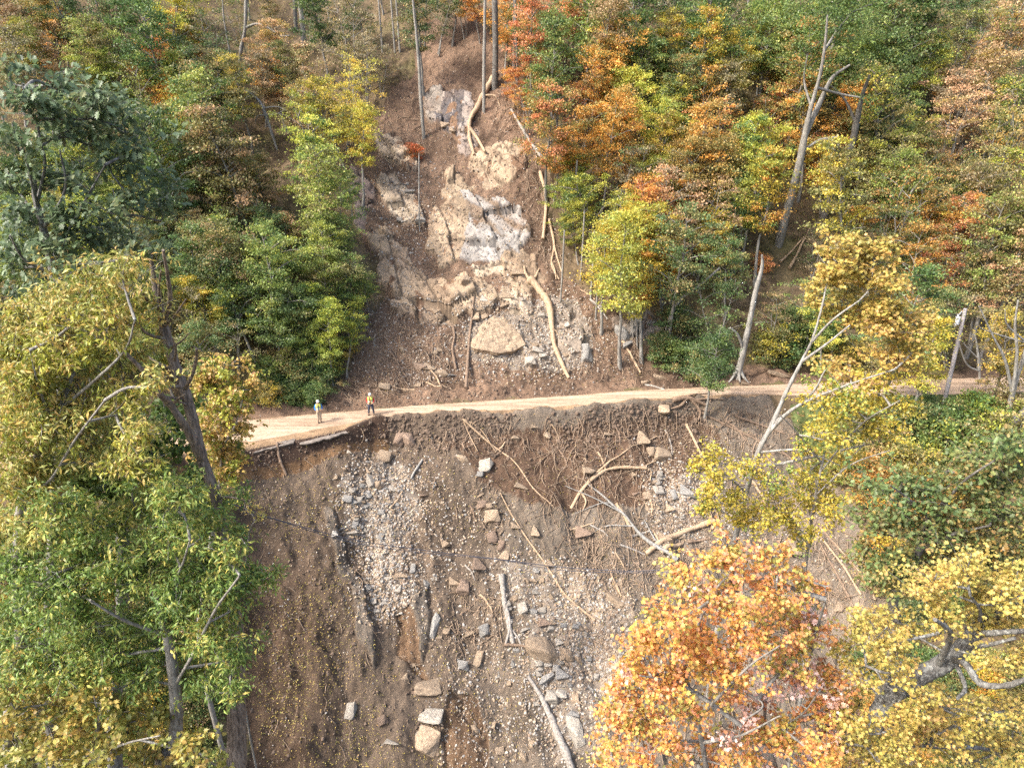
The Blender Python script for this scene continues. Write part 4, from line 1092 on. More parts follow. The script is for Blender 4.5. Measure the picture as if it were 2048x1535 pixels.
# ------------------------------------------------------------------ logs and branches lying on the ground: one thing each
def lying(pts, w0, w1, mat, label, cat='log', name='log', group='logs and branches on the slide', lift=.6, branches=(), knot=0, k=8, under=0):
    P = np.array([cast(*q[:2]) for q in pts])
    d = project(P)[2].mean()
    r0, r1 = .78 * w0 * d / F / 2, .78 * w1 * d / F / 2
    n = max(8, 6 * len(P))
    Q = spline(P, n)
    R = np.linspace(r0, r1, n)
    zt = H(Q[:, 0], Q[:, 1])
    Q[:, 2] = np.maximum(Q[:, 2], zt) + R * lift
    # smooth over the bumps
    for _ in range(3): Q[1:-1, 2] = np.maximum(.25 * Q[:-2, 2] + .5 * Q[1:-1, 2] + .25 * Q[2:, 2], zt[1:-1] + R[1:-1] * .3)
    o0 = Q[0].copy()
    g = Geo(); g.tube(Q - o0, R * (1 + .12 * RG.standard_normal(n)), k, noise=.06)
    o = link(name, g.mesh(name, mat, True), None, o0)
    tag(o, label, cat, group)
    for bp in branches:
        (ppts, bw0, bw1) = bp
        B = np.array([cast(*q[:2]) for q in ppts]); 
        B[0] = Q[np.argmin(((Q[:, :2] - B[0][:2]) ** 2).sum(1))]
        B[1:, 2] += .15
        S = spline(B, 8)
        gg = Geo(); gg.tube(S - o0, np.linspace(bw0, bw1, 8) * d / F / 2, 5, noise=.05)
        link('branch', gg.mesh('branch', mat, True), o)
    return o
lying([(1058, 562), (1078, 585), (1098, 615), (1103, 650), (1108, 690), (1124, 730), (1138, 757)], 22, 8, WOOD_TAN, 'long curved barkless tan log with forked top lying down the slide above the road',
      branches=[([(1062, 566), (1052, 552), (1048, 535)], 9, 4), ([(1064, 566), (1072, 555), (1078, 540)], 8, 3), ([(1104, 660), (1112, 665), (1116, 672)], 6, 2)])
lying([(949, 588), (941, 660), (936, 720), (932, 778)], 5, 9, WOOD_BROWN, 'thin straight brown pole lying upright on the slide left of the overhanging boulder')
lying([(901, 648), (909, 672), (905, 700), (912, 740)], 5, 7, WOOD_BROWN, 'short crooked brown branch left of the thin straight pole')
lying([(1243, 680), (1262, 712), (1281, 746)], 7, 5, WOOD_TAN, 'short straight tan pole leaning on the bank right of the grey outcrop')
lying([(1080, 345), (1092, 395), (1090, 440), (1086, 480)], 9, 9, WOOD_TAN, 'bare tan trunk standing along the right rim of the slide')
lying([(1098, 440), (1108, 490), (1103, 530), (1118, 560)], 7, 4, WOOD_TAN, 'forked bare root dangling from the right rim of the slide', branches=[([(1107, 490), (1115, 520), (1124, 548)], 5, 3), ([(1104, 525), (1110, 545), (1112, 562)], 4, 2)], cat='root', name='root')
lying([(992, 150), (968, 190), (948, 225), (938, 262), (948, 312)], 16, 7, WOOD_TAN, 'thick bare root running down beside the black streaked rock face', branches=[([(940, 258), (955, 280), (970, 312)], 9, 5), ([(965, 190), (990, 195), (1000, 215)], 5, 2)], cat='root', name='root')
lying([(1022, 220), (1048, 265), (1070, 300), (1092, 332)], 6, 8, WOOD_GREY, 'slim grey fallen trunk on the upper right rim of the slide')
lying([(554, 887), (560, 920), (573, 950)], 8, 6, WOOD_BROWN, 'short brown stick hanging below the broken road edge at left')
lying([(925, 838), (985, 892), (1030, 925), (1065, 975), (1105, 1012)], 5, 3, WOOD_TAN, 'long thin tan branch arching down from the road edge', branches=[([(927, 842), (940, 875), (955, 905)], 3, 1.5), ([(926, 842), (960, 860), (990, 905)], 3, 1.5)], cat='branch', name='branch')
lying([(1000, 985), (1035, 1050), (1085, 1120), (1130, 1190), (1190, 1240)], 3, 6, WOOD_TAN, 'long wavy thin tan branch crossing the lower gravel', cat='branch', name='branch')
lying([(1142, 1018), (1180, 965), (1225, 938), (1292, 937)], 8, 9, WOOD_TAN, 'curved tan log in the middle of the root tangle', branches=[([(1290, 937), (1302, 945), (1300, 965)], 5, 2), ([(1286, 938), (1298, 930), (1312, 925)], 4, 2), ([(1165, 985), (1172, 1005), (1165, 1025)], 6, 2)])
lying([(1150, 1000), (1200, 940), (1250, 905), (1315, 872)], 6, 2.5, WOOD_TAN, 'thin straight tan branch rising right above the curved log', cat='branch', name='branch')
lying([(1352, 1128), (1290, 1085), (1235, 1025), (1170, 965)], 12, 3, BARK_PALE, 'pale grey fallen sapling with bare branches pointing up left', branches=[([(1262, 1060), (1210, 1055), (1170, 1080)], 4, 1.5), ([(1240, 1030), (1190, 1000), (1130, 975)], 4, 1.5), ([(1225, 1012), (1200, 1010), (1150, 1030)], 3, 1), ([(1340, 1120), (1312, 1085), (1288, 1042)], 5, 2)], cat='fallen tree', name='fallen_tree', lift=2.4)
lying([(1292, 1112), (1360, 1073), (1428, 1046)], 13, 13, WOOD_TAN, 'thick tan log slanting across the tangle, longer of the crossed pair', lift=1.2)
lying([(1322, 1110), (1362, 1092)], 13, 11, WOOD_TAN, 'thick short tan log just below the longer crossed log', lift=1.2)
lying([(1232, 1008), (1260, 1058)], 8, 8, WOOD_TAN, 'short tan plank like splinter under the pale fallen sapling')
lying([(1230, 1105), (1252, 1142)], 5, 4, WOOD_TAN, 'small tan stick just above the cable right of centre', cat='stick', name='stick')
lying([(1215, 1130), (1242, 1192)], 4, 6, WOOD_TAN, 'small tan stick crossing just under the cable', cat='stick', name='stick')
lying([(1372, 850), (1392, 888), (1412, 940), (1440, 1050)], 8, 4, WOOD_TAN, 'long thin tan pole hanging down from the roots at the outer road edge')
lying([(1395, 822), (1450, 850), (1495, 872), (1525, 885)], 6, 5, WOOD_BROWN, 'straight brown pole pointing right from the root mass at the road edge')
lying([(1470, 832), (1520, 850), (1570, 868)], 6, 4, WOOD_BROWN, 'second brown pole right of the root mass at the road edge')
lying([(1345, 805), (1375, 800), (1410, 812)], 14, 8, WOOD_BROWN, 'thick dark root mass on the outer road edge', branches=[([(1375, 802), (1360, 815), (1335, 822)], 9, 3), ([(1380, 802), (1400, 825), (1395, 845)], 8, 3), ([(1390, 805), (1420, 800), (1450, 803)], 6, 2), ([(1370, 800), (1385, 792), (1420, 790)], 5, 2)], cat='root', name='root_mass', lift=1)
lying([(1003, 1150), (1010, 1215), (1026, 1288)], 15, 11, WOOD_GREY, 'weathered split trunk piece standing left of the pale gravel', branches=[([(1010, 1200), (1020, 1250), (1012, 1290)], 8, 5)])
lying([(1008, 1290), (1040, 1292), (1066, 1298)], 9, 7, WOOD_BROWN, 'short dark log left of the square tan boulder')
lying([(1056, 1352), (1092, 1415), (1118, 1478), (1150, 1560)], 10, 24, WOOD_GREY, 'long grey brown log at the bottom edge of the slide', branches=[([(1075, 1385), (1105, 1450), (1140, 1530)], 7, 8), ([(1060, 1355), (1050, 1362), (1052, 1380)], 4, 2)])
for i, (a, b, c, lab) in enumerate([((1622, 1050), (1680, 1125), (1722, 1190), 'uppermost of the long bare sapling stems lying right of the slide'),
                                    ((1632, 1050), (1695, 1120), (1745, 1190), 'second of the long bare sapling stems lying right of the slide'),
                                    ((1640, 1055), (1705, 1130), (1750, 1200), 'lowest right of the long bare sapling stems lying right of the slide'),
                                    ((1626, 1060), (1660, 1125), (1700, 1200), 'leftmost of the long bare sapling stems lying right of the slide')]):
    lying([a, b, c], 4, 6, WOOD_BROWN if i % 2 else WOOD_TAN, lab, cat='branch', name='bare_stem', group='bare stems right of the slide')
lying([(1667, 1378), (1715, 1384), (1765, 1384)], 10, 13, WOOD_TAN, 'broken tan log left of the big lichened limb', lift=1)
lying([(1480, 1100), (1510, 1140), (1530, 1182)], 11, 9, WOOD_BROWN, 'dark brown log half hidden by the orange maple leaves')
lying([(1578, 545), (1596, 510), (1618, 462)], 8, 4, WOOD_TAN, 'broken tan trunk leaning in the woods above the road', group='broken trunks above the road', lift=3)
lying([(1560, 530), (1590, 500), (1615, 470)], 6, 3, WOOD_TAN, 'thinner broken tan trunk leaning left of its twin above the road', group='broken trunks above the road', lift=3)
lying([(600, 812), (640, 806), (665, 806)], 6, 4, WOOD_BROWN, 'flat brown branch at the inner road edge behind the workers')
lying([(775, 775), (800, 778), (830, 780)], 5, 4, WOOD_TAN, 'small tan branch at the foot of the bank right of the workers', cat='stick', name='stick')
lying([(852, 765), (875, 775), (905, 780)], 5, 3, WOOD_TAN, 'crooked stick at the foot of the slide near the straight pole', cat='stick', name='stick')
lying([(780, 700), (800, 735), (812, 755)], 4, 3, WOOD_BROWN, 'thin brown stick on the dark soil above the workers', cat='stick', name='stick')
lying([(822, 958), (832, 940), (845, 920)], 6, 6, BARK_PALE, 'small white splintered plank in the upper gravel', cat='stick', name='stick')
lying([(780, 1018), (795, 1000), (806, 982)], 5, 4, WOOD_TAN, 'short tan stick in the gravelly gully', cat='stick', name='stick')

for i, (a, b, w0, w1) in enumerate([((1195, 905), (1212, 945), 6, 3), ((1118, 900), (1135, 935), 5, 3), ((1262, 1075), (1300, 1062), 8, 6), ((1305, 1060), (1318, 1092), 6, 4), ((1375, 1085), (1420, 1078), 9, 6),
        ((1180, 1050), (1215, 1072), 6, 3), ((1140, 1060), (1190, 1045), 5, 3), ((1405, 1000), (1425, 1060), 6, 4), ((1240, 1090), (1290, 1110), 7, 4), ((1300, 1000), (1303, 1030), 6, 5), ((1450, 840), (1490, 880), 7, 4),
        ((1330, 860), (1345, 910), 5, 3), ((1100, 845), (1118, 880), 5, 3), ((1230, 850), (1240, 890), 5, 3), ((930, 1130), (950, 1160), 5, 3), ((960, 1190), (985, 1225), 7, 4), ((920, 1230), (950, 1205), 5, 2),
        ((1025, 1260), (1045, 1300), 6, 3), ((1500, 960), (1530, 1010), 8, 5), ((1560, 900), (1610, 950), 7, 4), ((1180, 600), (1215, 640), 7, 4), ((1160, 580), (1190, 600), 5, 3), ((700, 610), (745, 600), 5, 3), ((690, 560), (740, 575), 7, 4),
        ((860, 740), (880, 770), 6, 4), ((940, 1010), (950, 1050), 6, 3), ((1290, 770), (1330, 780), 6, 4), ((990, 905), (1010, 885), 5, 4), ((560, 800), (600, 806), 5, 3)]):
    o_ = lying([a, ((a[0] + b[0]) / 2 + 3, (a[1] + b[1]) / 2), b], w0, w1, (WOOD_TAN, WOOD_BROWN, WOOD_GREY)[i % 3], None, cat='stick', name='broken_branch', k=6)
    pend(o_, ('short tan', 'short brown', 'short grey')[i % 3] + ' broken branch', *a)

# ------------------------------------------------------------------ standing trunks on the hill (their own trees)
def clumps(root, b, d, Y, ells, pal, per, size, kind='dia', seed=1, name='crown'):
    rg = np.random.default_rng(seed); Ps = []; cl = []
    for ex, ey, rx, ry in ells:
        c = at_y(ex, ey, Y); dd = project(c)[2]; a = rx * dd / F; e = ry * dd / F
        m = max(3, int(a * e * 4))
        q = rg.standard_normal((m, 3)); q /= np.linalg.norm(q, axis=1)[:, None]; q *= rg.random((m, 1)) ** .4
        q = c + q * [a, max(a, e) * .9, e]
        nn = max(8, int(per * a * e / m))
        off = rg.standard_normal((m, nn, 3)) * [.35, .35, .2]
        Ps.append((q[:, None] + off).reshape(-1, 3)); cl.append(np.repeat(rg.random(m), nn))
    P = np.concatenate(Ps); C = np.concatenate(cl)
    link(name, leaves_mesh(name, P - b, C, size, kind, LM[pal], rg, None, .3, .6), root)

def standing(pts, mat, label, name='tree_trunk', cat='tree', group='bare trunks on the hill', branches=(), roots=False, tilt=0.0, k=9, leafy=None):
    """pts: (px, py, width px) from the foot upwards; stands on the ground where its foot is"""
    b = cast(pts[0][0], pts[0][1])
    Y = b[1]; d = project(b)[2]
    W = []
    for i, (x, y, wd) in enumerate(pts):
        q = at_y(x, y, Y - tilt * i)
        W.append([*q, wd * project(q)[2] / F / 2])
    W[0][2] -= .3
    n = 6 * len(W)
    S = spline(np.array(W), n); S[:, 3] *= .80
    g = Geo(); g.tube(S[:, :3] - b, S[:, 3] * (1 + .04 * RG.standard_normal(n)), k, noise=.03)
    if roots:
        for a in (-.9, 0.1, .9):
            e = b + np.array([math.sin(a) * 1.1, -.5, 0]); e[2] = h1(e[0], e[1]) - .05
            g.tube(spline([np.array(W[0][:3]) + [0, 0, 1.2] - b, (b + e) / 2 - b + [0, 0, .25], e - b], 7), np.linspace(W[0][3] * .6, .05, 7), 6)
    root = empty(name, b); tag(root, label, cat, group)
    link('trunk', g.mesh('trunk', mat, True), root)
    for bp, w0, w1 in branches:
        B = np.array([at_y(x, y, Y - tilt * 2 - .25 * j) for j, (x, y) in enumerate(bp)])
        j = np.argmin(((S[:, :3] - B[0]) ** 2).sum(1)); B[0] = S[j, :3]
        gg = Geo(); SS = spline(B, 4 * len(B)); gg.tube(SS - b, np.linspace(w0, w1, len(SS)) * d / F / 2, 6, noise=.04)
        link('branch', gg.mesh('branch', mat, True), root)
    if leafy: clumps(root, b, d, Y - tilt * 2, leafy[0], leafy[1], leafy[2], leafy[3], seed=3)
    return root, S, b, d
standing([(848, 275, 9), (842, 200, 9), (838, 130, 8), (832, 60, 7), (826, 0, 6), (824, -40, 5)], BARK_GREY, 'slim leaning grey birch snag on the left rim of the upper slide')
standing([(839, 462, 3), (838, 400, 3), (838, 340, 3), (838, 306, 2)], BARK_PALE, 'very thin pale stem standing under the small red maple')
standing([(968, 222, 9), (968, 150, 9), (969, 80, 8), (970, 10, 7), (971, -60, 6)], BARK_GREY, 'slim grey trunk on the right rim beside the thick bare root')
standing([(989, 175, 17), (991, 110, 15), (990, 40, 15), (989, -60, 13)], BARK_DARK, 'thick dark trunk at the head of the slide')
standing([(1035, 168, 7), (1034, 110, 7), (1032, 60, 7), (1030, -40, 6)], BARK_DARK, 'slim dark trunk right of the thick dark trunk')
standing([(1028, 150, 10), (1029, 90, 9), (1029, 0, 8)], BARK_DARK, 'dark trunk standing between two others at the slide head')
for x, lab in ((757, 'leftmost'), (782, 'second'), (792, 'third')):
    standing([(x + 8, 105, 5), (x + 4, 50, 5), (x, 0, 4), (x - 2, -40, 4)], BARK_GREY, '%s of the slender pale trunks at the top left of the slide' % lab, group='slender trunks by the slide top')
standing([(609, 105, 14), (605, 50, 13), (600, 0, 12), (598, -50, 11)], BARK_GREY, 'straight grey trunk at the top, left of the slender trunks')
standing([(592, 60, 10), (590, 20, 10), (588, -40, 9)], BARK_DARK, 'darker trunk close behind the straight grey trunk at the top')
standing([(478, 150, 9), (482, 100, 9), (490, 60, 8), (492, 0, 8), (495, -40, 7)], BARK_GREY, 'bent grey trunk with one pale limb on the upper left hill', branches=[([(492, 55), (515, 48), (540, 58), (560, 72), (580, 72)], 5, 3)])
standing([(470, 145, 5), (458, 95, 5), (448, 40, 4), (445, 0, 3)], BARK_GREY, 'thin forked stem left of the bent grey trunk')
standing([(556, 300, 5), (533, 235, 9), (520, 205, 7), (498, 185, 5), (470, 165, 3)], BARK_PALE, 'pale broken limb arching over the left hillside leaves', branches=[([(533, 232), (550, 230), (566, 222)], 4, 2), ([(530, 228), (515, 232), (510, 246)], 3, 1), ([(525, 215), (560, 215), (600, 240)], 3, 1)])
# tall grey oaks on the right hill
standing([(1556, 490, 22), (1580, 400, 20), (1598, 330, 18), (1612, 260, 15), (1622, 215, 11), (1640, 150, 8), (1650, 90, 7), (1655, 30, 4)], BARK_GREY, 'tallest grey oak trunk, forked above the right hillside',
         branches=[([(1610, 265), (1640, 205), (1665, 155), (1700, 130)], 12, 4), ([(1604, 300), (1640, 280), (1675, 274)], 6, 4), ([(1635, 170), (1680, 188), (1720, 195)], 6, 3), ([(1650, 100), (1675, 60), (1700, 30)], 5, 2), ([(1625, 210), (1608, 160), (1615, 110)], 5, 2)], tilt=.4, leafy=([(1640, 60, 40, 30), (1665, 130, 34, 20), (1690, 160, 40, 20), (1600, 130, 26, 20), (1720, 60, 50, 30), (1650, 10, 50, 30), (1560, 30, 50, 34), (1620, 20, 60, 36), (1690, 30, 70, 40), (1760, 50, 60, 40), (1810, 90, 50, 36), (1700, 100, 60, 30), (1750, 130, 60, 30), (1640, 80, 34, 22),
          (1800, 160, 44, 26), (1715, 185, 26, 16), (1740, 205, 30, 16), (1600, 90, 24, 20), (1540, 80, 40, 26)], 'g', 150, .18))
standing([(1645, 435, 22), (1668, 370, 20), (1700, 300, 18), (1714, 240, 15), (1725, 190, 10), (1740, 150, 7)], BARK_DARK, 'second large dark oak trunk right of the tallest one', branches=[([(1712, 245), (1690, 200), (1660, 170)], 6, 3)], tilt=.4)
standing([(1375, 240, 6), (1385, 200, 7), (1397, 140, 6), (1400, 100, 5)], BARK_GREY, 'slim pale trunk among yellow trees on the right hill')
standing([(1505, 150, 8), (1540, 110, 8), (1590, 70, 7), (1640, 60, 5)], BARK_DARK, 'dark limb arching right high on the hill')
standing([(1535, 190, 7), (1545, 150, 7), (1560, 95, 6)], BARK_DARK, 'thin dark trunk left of the tallest oak high on the hill')
standing([(1805, 215, 6), (1830, 185, 6), (1870, 150, 4)], BARK_DARK, 'short dark slanting trunk under the upper right crowns')
standing([(1938, 105, 6), (1944, 60, 6), (1950, 20, 5)], BARK_GREY, 'grey trunk near the top right corner')
standing([(2025, 400, 10), (2040, 350, 10), (2056, 290, 9)], BARK_GREY, 'grey trunk leaning out at the right edge')
standing([(1995, 385, 7), (2010, 330, 7), (2030, 200, 5)], BARK_GREY, 'slim trunk just left of the one leaning out')
for i, (x, y) in enumerate([(1905, 300), (1918, 310), (1930, 300), (1940, 290)]):
    standing([(x, y, 4), (x + 6, y - 50, 4), (x + 16, y - 110, 3)], BARK_GREY, '%s of four thin stems under the salmon maple' % ['leftmost', 'second', 'third', 'rightmost'][i], group='stems under the salmon maple')
for i, (x, y) in enumerate([(1150, 460), (1165, 560), (1185, 600), (1195, 640), (1115, 300), (1125, 600), (1330, 360), (1420, 400), (1430, 440)]):
    standing([(x - 4, y, 5), (x, y - 60, 5), (x + 4, y - 140, 4)], BARK_GREY if i % 2 else BARK_PALE, '%s slim grey stem right of the slide, counted from the left' % ['third', 'fourth', 'fifth', 'sixth', 'first', 'second', 'seventh', 'eighth', 'ninth'][i], group='slim stems right of the slide')
standing([(1475, 752, 16), (1487, 700, 15), (1500, 640, 14), (1512, 580, 12), (1524, 535, 9), (1524, 510, 4)], BARK_PALE, 'pale leaning trunk with splayed roots beside the road', roots=True, branches=[([(1489, 700), (1476, 670), (1460, 655)], 6, 3)], tilt=.25)
r_, S_, b_, d_ = standing([(1325, 700, 5), (1335, 650, 7), (1360, 600, 8), (1400, 570, 7), (1440, 535, 5)], BARK_GREY, 'bowed grey trunk arching right above the rhododendron')
# red leaves at the tip of the leaning trunk
rr = put_tree(1523, 524, 22, 'r', 'shrub', rgT, base=None)
# bare pale tree at the right edge beside the pole
standing([(2008, 870, 16), (2022, 800, 13), (2032, 760, 11), (2045, 720, 9), (2062, 660, 6)], BARK_PALE, 'pale forked tree with bare branches at the right edge beside the pole',
         branches=[([(2022, 800), (2030, 750), (2034, 700), (2030, 650), (2036, 600)], 8, 3), ([(2024, 790), (2010, 720), (1985, 670), (1958, 612)], 7, 2), ([(2030, 690), (2015, 650), (2010, 620)], 4, 2), ([(1995, 690), (1970, 660), (1955, 645)], 3, 1)], group='pale trees by the pole')
standing([(1962, 760, 5), (1955, 700, 5), (1950, 670, 3)], BARK_PALE, 'small pale forked sapling right of the pole', branches=[([(1960, 745), (1935, 730), (1922, 700), (1915, 670)], 4, 2), ([(1957, 720), (1930, 690), (1915, 665)], 3, 1)], group='pale trees by the pole')
standing([(1975, 900, 24), (2010, 860, 24), (2060, 815, 22)], BARK_DARK, 'dark leaning trunk at the right edge below the road')

# ------------------------------------------------------------------ hero trees close to the camera
LEAFK = {'long': 4.6, 'oak': 2.6, 'maple': 1.7, 'dia': 1.2}
def hero(name, label, cat, Y, trunk, branches, ells, pal, kind, size, dens, bark, seed, group=None, thick=1.0, twigs=True, flat=.55, droop=.45, spray=.33, tint=None, sub=None, depth=.9, pal2=None):
    """trunk: (px, py, width px) foot first; ells: (px, py, rx, ry[, dY]) foliage masses; everything gets real distance and size"""
    rg = np.random.default_rng(seed)
    W = []
    for (x, y, wd) in trunk:
        q = at_y(x, y, Y); W.append([*q, wd * project(q)[2] / F / 2])
    foot = np.array(W[0][:3]); gz = h1(foot[0], foot[1])
    if foot[2] > gz:
        W.insert(0, [foot[0] + .2, foot[1], gz - .5, W[0][3] * 1.25])
    b = np.array([W[0][0], W[0][1], gz])
    root = empty(name, b); tag(root, label, cat, group)
    n = 9 * len(W)
    S = spline(np.array(W), n); S[:, 3] *= .80
    g = Geo(); g.tube(S[:, :3] - b, S[:, 3] * (1 + .03 * rg.standard_normal(n)), 12, noise=.035, rg=rg)
    link('trunk', g.mesh('trunk', bark, True), root)
    skel = [S[len(S) // 3:, :3]]
    for bp, w0, w1 in branches:
        B = np.array([at_y(x, y, Y - .2 - .35 * j) for j, (x, y) in enumerate(bp)])
        B[0] = S[np.argmin(((S[:, :3] - B[0]) ** 2).sum(1)), :3]
        SS = spline(B, 6 * len(B)); dd = project(B[-1])[2]
        gg = Geo(); gg.tube(SS - b, np.linspace(w0, w1, len(SS)) * dd / F / 2 * (1 + .06 * rg.standard_normal(len(SS))), 7, noise=.04, rg=rg)
        link('limb', gg.mesh('limb', bark, True), root); skel.append(SS)
    SK = np.concatenate(skel)
    gt = Geo(); Ps = []; cl = []; out = []
    for e in ells:
        ex, ey, rx, ry = e[:4]; rx *= 1.32; ry *= 1.35; dY = e[4] if len(e) > 4 else rg.normal(0, .5)
        c = at_y(ex, ey, Y + dY); dd = project(c)[2]; a = rx * dd / F; h = ry * dd / F; dp = depth * max(a, h)
        # bough to this mass
        j = np.argmin(((SK - c) ** 2).sum(1) + 3 * np.clip(SK[:, 2] - c[2] + .3, 0, 9) ** 2)
        s0 = SK[j]; hub = c - np.array([0, 0, h * .5])
        ln = np.linalg.norm(hub - s0)
        bo = spline([s0, (s0 + hub) / 2 + rg.normal(0, .06 * ln, 3), hub, c + np.array([0, 0, h * .4])], 12)
        gt.tube(bo - b, np.linspace(.022 + .014 * min(ln, 4), .012, 12) * thick, 5, cap=False)
        SK = np.concatenate([SK, bo[2:]]) if len(SK) < 4000 else SK
        m = max(6, int(a * h * 3.14 * dens * LEAFK[kind] / 10))
        q = []
        while len(q) < m:
            dv = rg.standard_normal(3); dv /= np.linalg.norm(dv); dv[2] = dv[2] * .8 + .1
            L_ = rg.uniform(.5, 1.0) if rg.random() < .75 else rg.uniform(1.0, 1.55)
            st = bo[rg.integers(4, 12)]; en = c + dv * np.array([a, dp, h]) * L_
            sp = spline([st, (st + en) / 2 + rg.normal(0, .07, 3) + [0, 0, .06], en], 6)
            if twigs: gt.tube(sp - b, np.linspace(.011, .0035, 6) * thick, 3, cap=False)
            for _ in range(int(rg.integers(3, 7))):
                tt_ = rg.uniform(.35, 1.0) * 5; i0 = min(int(tt_), 4)
                q.append(sp[i0] * (1 - tt_ + i0) + sp[i0 + 1] * (tt_ - i0) + rg.normal(0, .09, 3))
        q = np.array(q); m = len(q)
        nn = 10
        dirs = rg.standard_normal((m, nn, 3)); dirs /= np.linalg.norm(dirs, axis=2)[..., None]
        off = dirs * spray * .72 * rg.random((m, nn, 1)) ** .7 * np.array([1, 1, .6])
        Ps.append((q[:, None] + off).reshape(-1, 3)); cl.append(np.repeat(np.clip(rg.random() * .45 + rg.random(m) * .55, 0, .999), nn)); out.append((dirs * .8).reshape(-1, 3))
    P = np.concatenate(Ps) - b; C = np.concatenate(cl); O = np.concatenate(out)
    tag(link('twigs', gt.mesh('twigs', bark, True), root), kind='stuff')
    if pal2:
        mk = C > .68
        co2 = link('crown', leaves_mesh('crown', P[mk], (C[mk] - .68) / .32, size, kind, LM[pal2], rg, O[mk], droop, flat), root)
        P, C, O = P[~mk], C[~mk] / .68, O[~mk]
    co = link('crown', leaves_mesh('crown', P, C, size, kind, LM[pal], rg, O, droop, flat), root)
    if tint: co.color = (*tint, 1)
    return root

# gnarled brown trunk on the left
hero('gnarled_tree', 'gnarled brown trunk with twisted dead limbs standing left of the slide', 'tree', 16.0,
     [(478, 1600, 50), (474, 1530, 48), (473, 1400, 42), (474, 1300, 37), (464, 1180, 31), (448, 1080, 28), (430, 990, 27), (405, 920, 28), (388, 850, 27), (372, 790, 27), (350, 730, 25), (332, 670, 25), (318, 610, 20), (308, 560, 14), (300, 500, 7)],
     [([(412, 930), (375, 860), (340, 808), (322, 790), (290, 745), (250, 705)], 22, 7), ([(370, 782), (384, 752), (392, 720), (393, 697)], 9, 5), ([(365, 778), (330, 772), (290, 768)], 8, 4),
      ([(328, 650), (340, 600), (335, 550), (326, 500)], 12, 5), ([(334, 658), (352, 628), (372, 598)], 7, 3), ([(312, 622), (294, 600), (283, 580)], 8, 4), ([(322, 684), (290, 664), (265, 622)], 8, 4),
      ([(352, 728), (352, 700), (345, 675)], 7, 3), ([(352, 700), (365, 680), (380, 665)], 5, 2), ([(322, 640), (318, 580), (322, 540)], 8, 3), ([(336, 806), (318, 790), (305, 770)], 7, 3), ([(350, 820), (355, 800), (370, 788)], 6, 3)],
     [(290, 700, 18, 14), (440, 1010, 40, 30), (470, 1060, 30, 30), (500, 990, 22, 18)], 'lowgreen', 'long', .15, 55, BARK_BROWN, 101, thick=1.1)
hero('chestnut_leaved_tree', 'tree with drooping narrow yellow green leaves at the left edge', 'tree', 15.0,
     [(50, 1640, 30), (42, 1300, 28), (38, 1100, 26), (45, 1000, 22), (70, 920, 16), (110, 840, 12), (150, 740, 8)],
     [([(45, 1010), (100, 960), (150, 880), (210, 800)], 9, 4), ([(100, 860), (80, 780), (60, 700)], 8, 3), ([(120, 830), (190, 760), (250, 700), (270, 640)], 8, 3)],
     [(240, 535, 60, 30), (175, 580, 85, 42), (60, 640, 66, 50), (120, 600, 60, 30), (210, 640, 80, 50), (110, 700, 95, 55), (240, 700, 50, 45), (40, 760, 60, 60), (160, 790, 90, 55), (250, 790, 40, 45),
      (70, 850, 80, 55), (180, 880, 80, 50), (30, 940, 50, 60), (60, 1060, 45, 34), (20, 1040, 40, 40), (280, 610, 30, 30), (20, 700, 40, 50), (20, 860, 44, 40), (110, 930, 50, 36), (60, 960, 50, 40), (270, 870, 40, 36), (310, 760, 24, 20), (250, 930, 44, 36)], 'chest', 'long', .155, 125, BARK_GREY, 102, flat=.5, droop=.55, spray=.3, pal2='y')
hero('chestnut_leaved_tree', 'tree with long narrow green leaves covering the lower left corner', 'tree', 14.6,
     [(345, 1640, 34), (350, 1500, 33), (352, 1400, 30), (340, 1300, 24), (320, 1220, 18), (300, 1150, 12)],
     [([(350, 1380), (390, 1300), (430, 1220), (480, 1150)], 9, 4), ([(330, 1280), (250, 1240), (180, 1200)], 9, 4), ([(320, 1230), (360, 1140), (380, 1080)], 7, 3)],
     [(120, 1170, 90, 55), (250, 1140, 85, 55), (330, 1060, 75, 50), (400, 1130, 75, 50), (440, 1170, 55, 40), (480, 1190, 36, 32), (525, 1150, 30, 28), (200, 1270, 95, 55), (330, 1230, 85, 50), (430, 1260, 60, 45),
      (475, 1300, 36, 34), (90, 1310, 90, 55), (260, 1340, 65, 40), (380, 1330, 55, 36), (50, 1220, 60, 50), (200, 1060, 60, 36), (270, 1020, 50, 40), (110, 1010, 70, 40), (350, 980, 60, 45), (280, 940, 50, 30), (410, 1040, 40, 34),
      (470, 1380, 26, 24), (420, 1370, 30, 22), (30, 1130, 50, 40), (20, 1300, 50, 50), (160, 1100, 60, 30), (360, 1180, 50, 36), (150, 1230, 60, 36), (310, 1300, 50, 30), (60, 1380, 60, 36), (170, 1390, 60, 30), (450, 1110, 40, 26)], 'lowgreen', 'long', .155, 115, BARK_GREY, 103, spray=.3)
hero('mixed_leaved_tree', 'low tree with orange yellow and green leaves along the bottom left edge', 'tree', 14.0,
     [(150, 1660, 22), (160, 1560, 18), (190, 1480, 12), (205, 1400, 10)],
     [([(160, 1540), (240, 1490), (320, 1470)], 7, 3)],
     [(90, 1430, 100, 50), (250, 1440, 80, 42), (340, 1490, 60, 34), (40, 1500, 60, 40), (190, 1510, 90, 36), (385, 1500, 36, 30), (20, 1390, 30, 50), (310, 1420, 40, 22), (430, 1520, 30, 18), (110, 1510, 60, 26), (290, 1530, 60, 20), (20, 1450, 30, 30), (190, 1400, 50, 24), (60, 1400, 40, 22)], 'chest', 'maple', .12, 150, BARK_GREY, 104, tint=(1.05, .92, .9), pal2='amber')
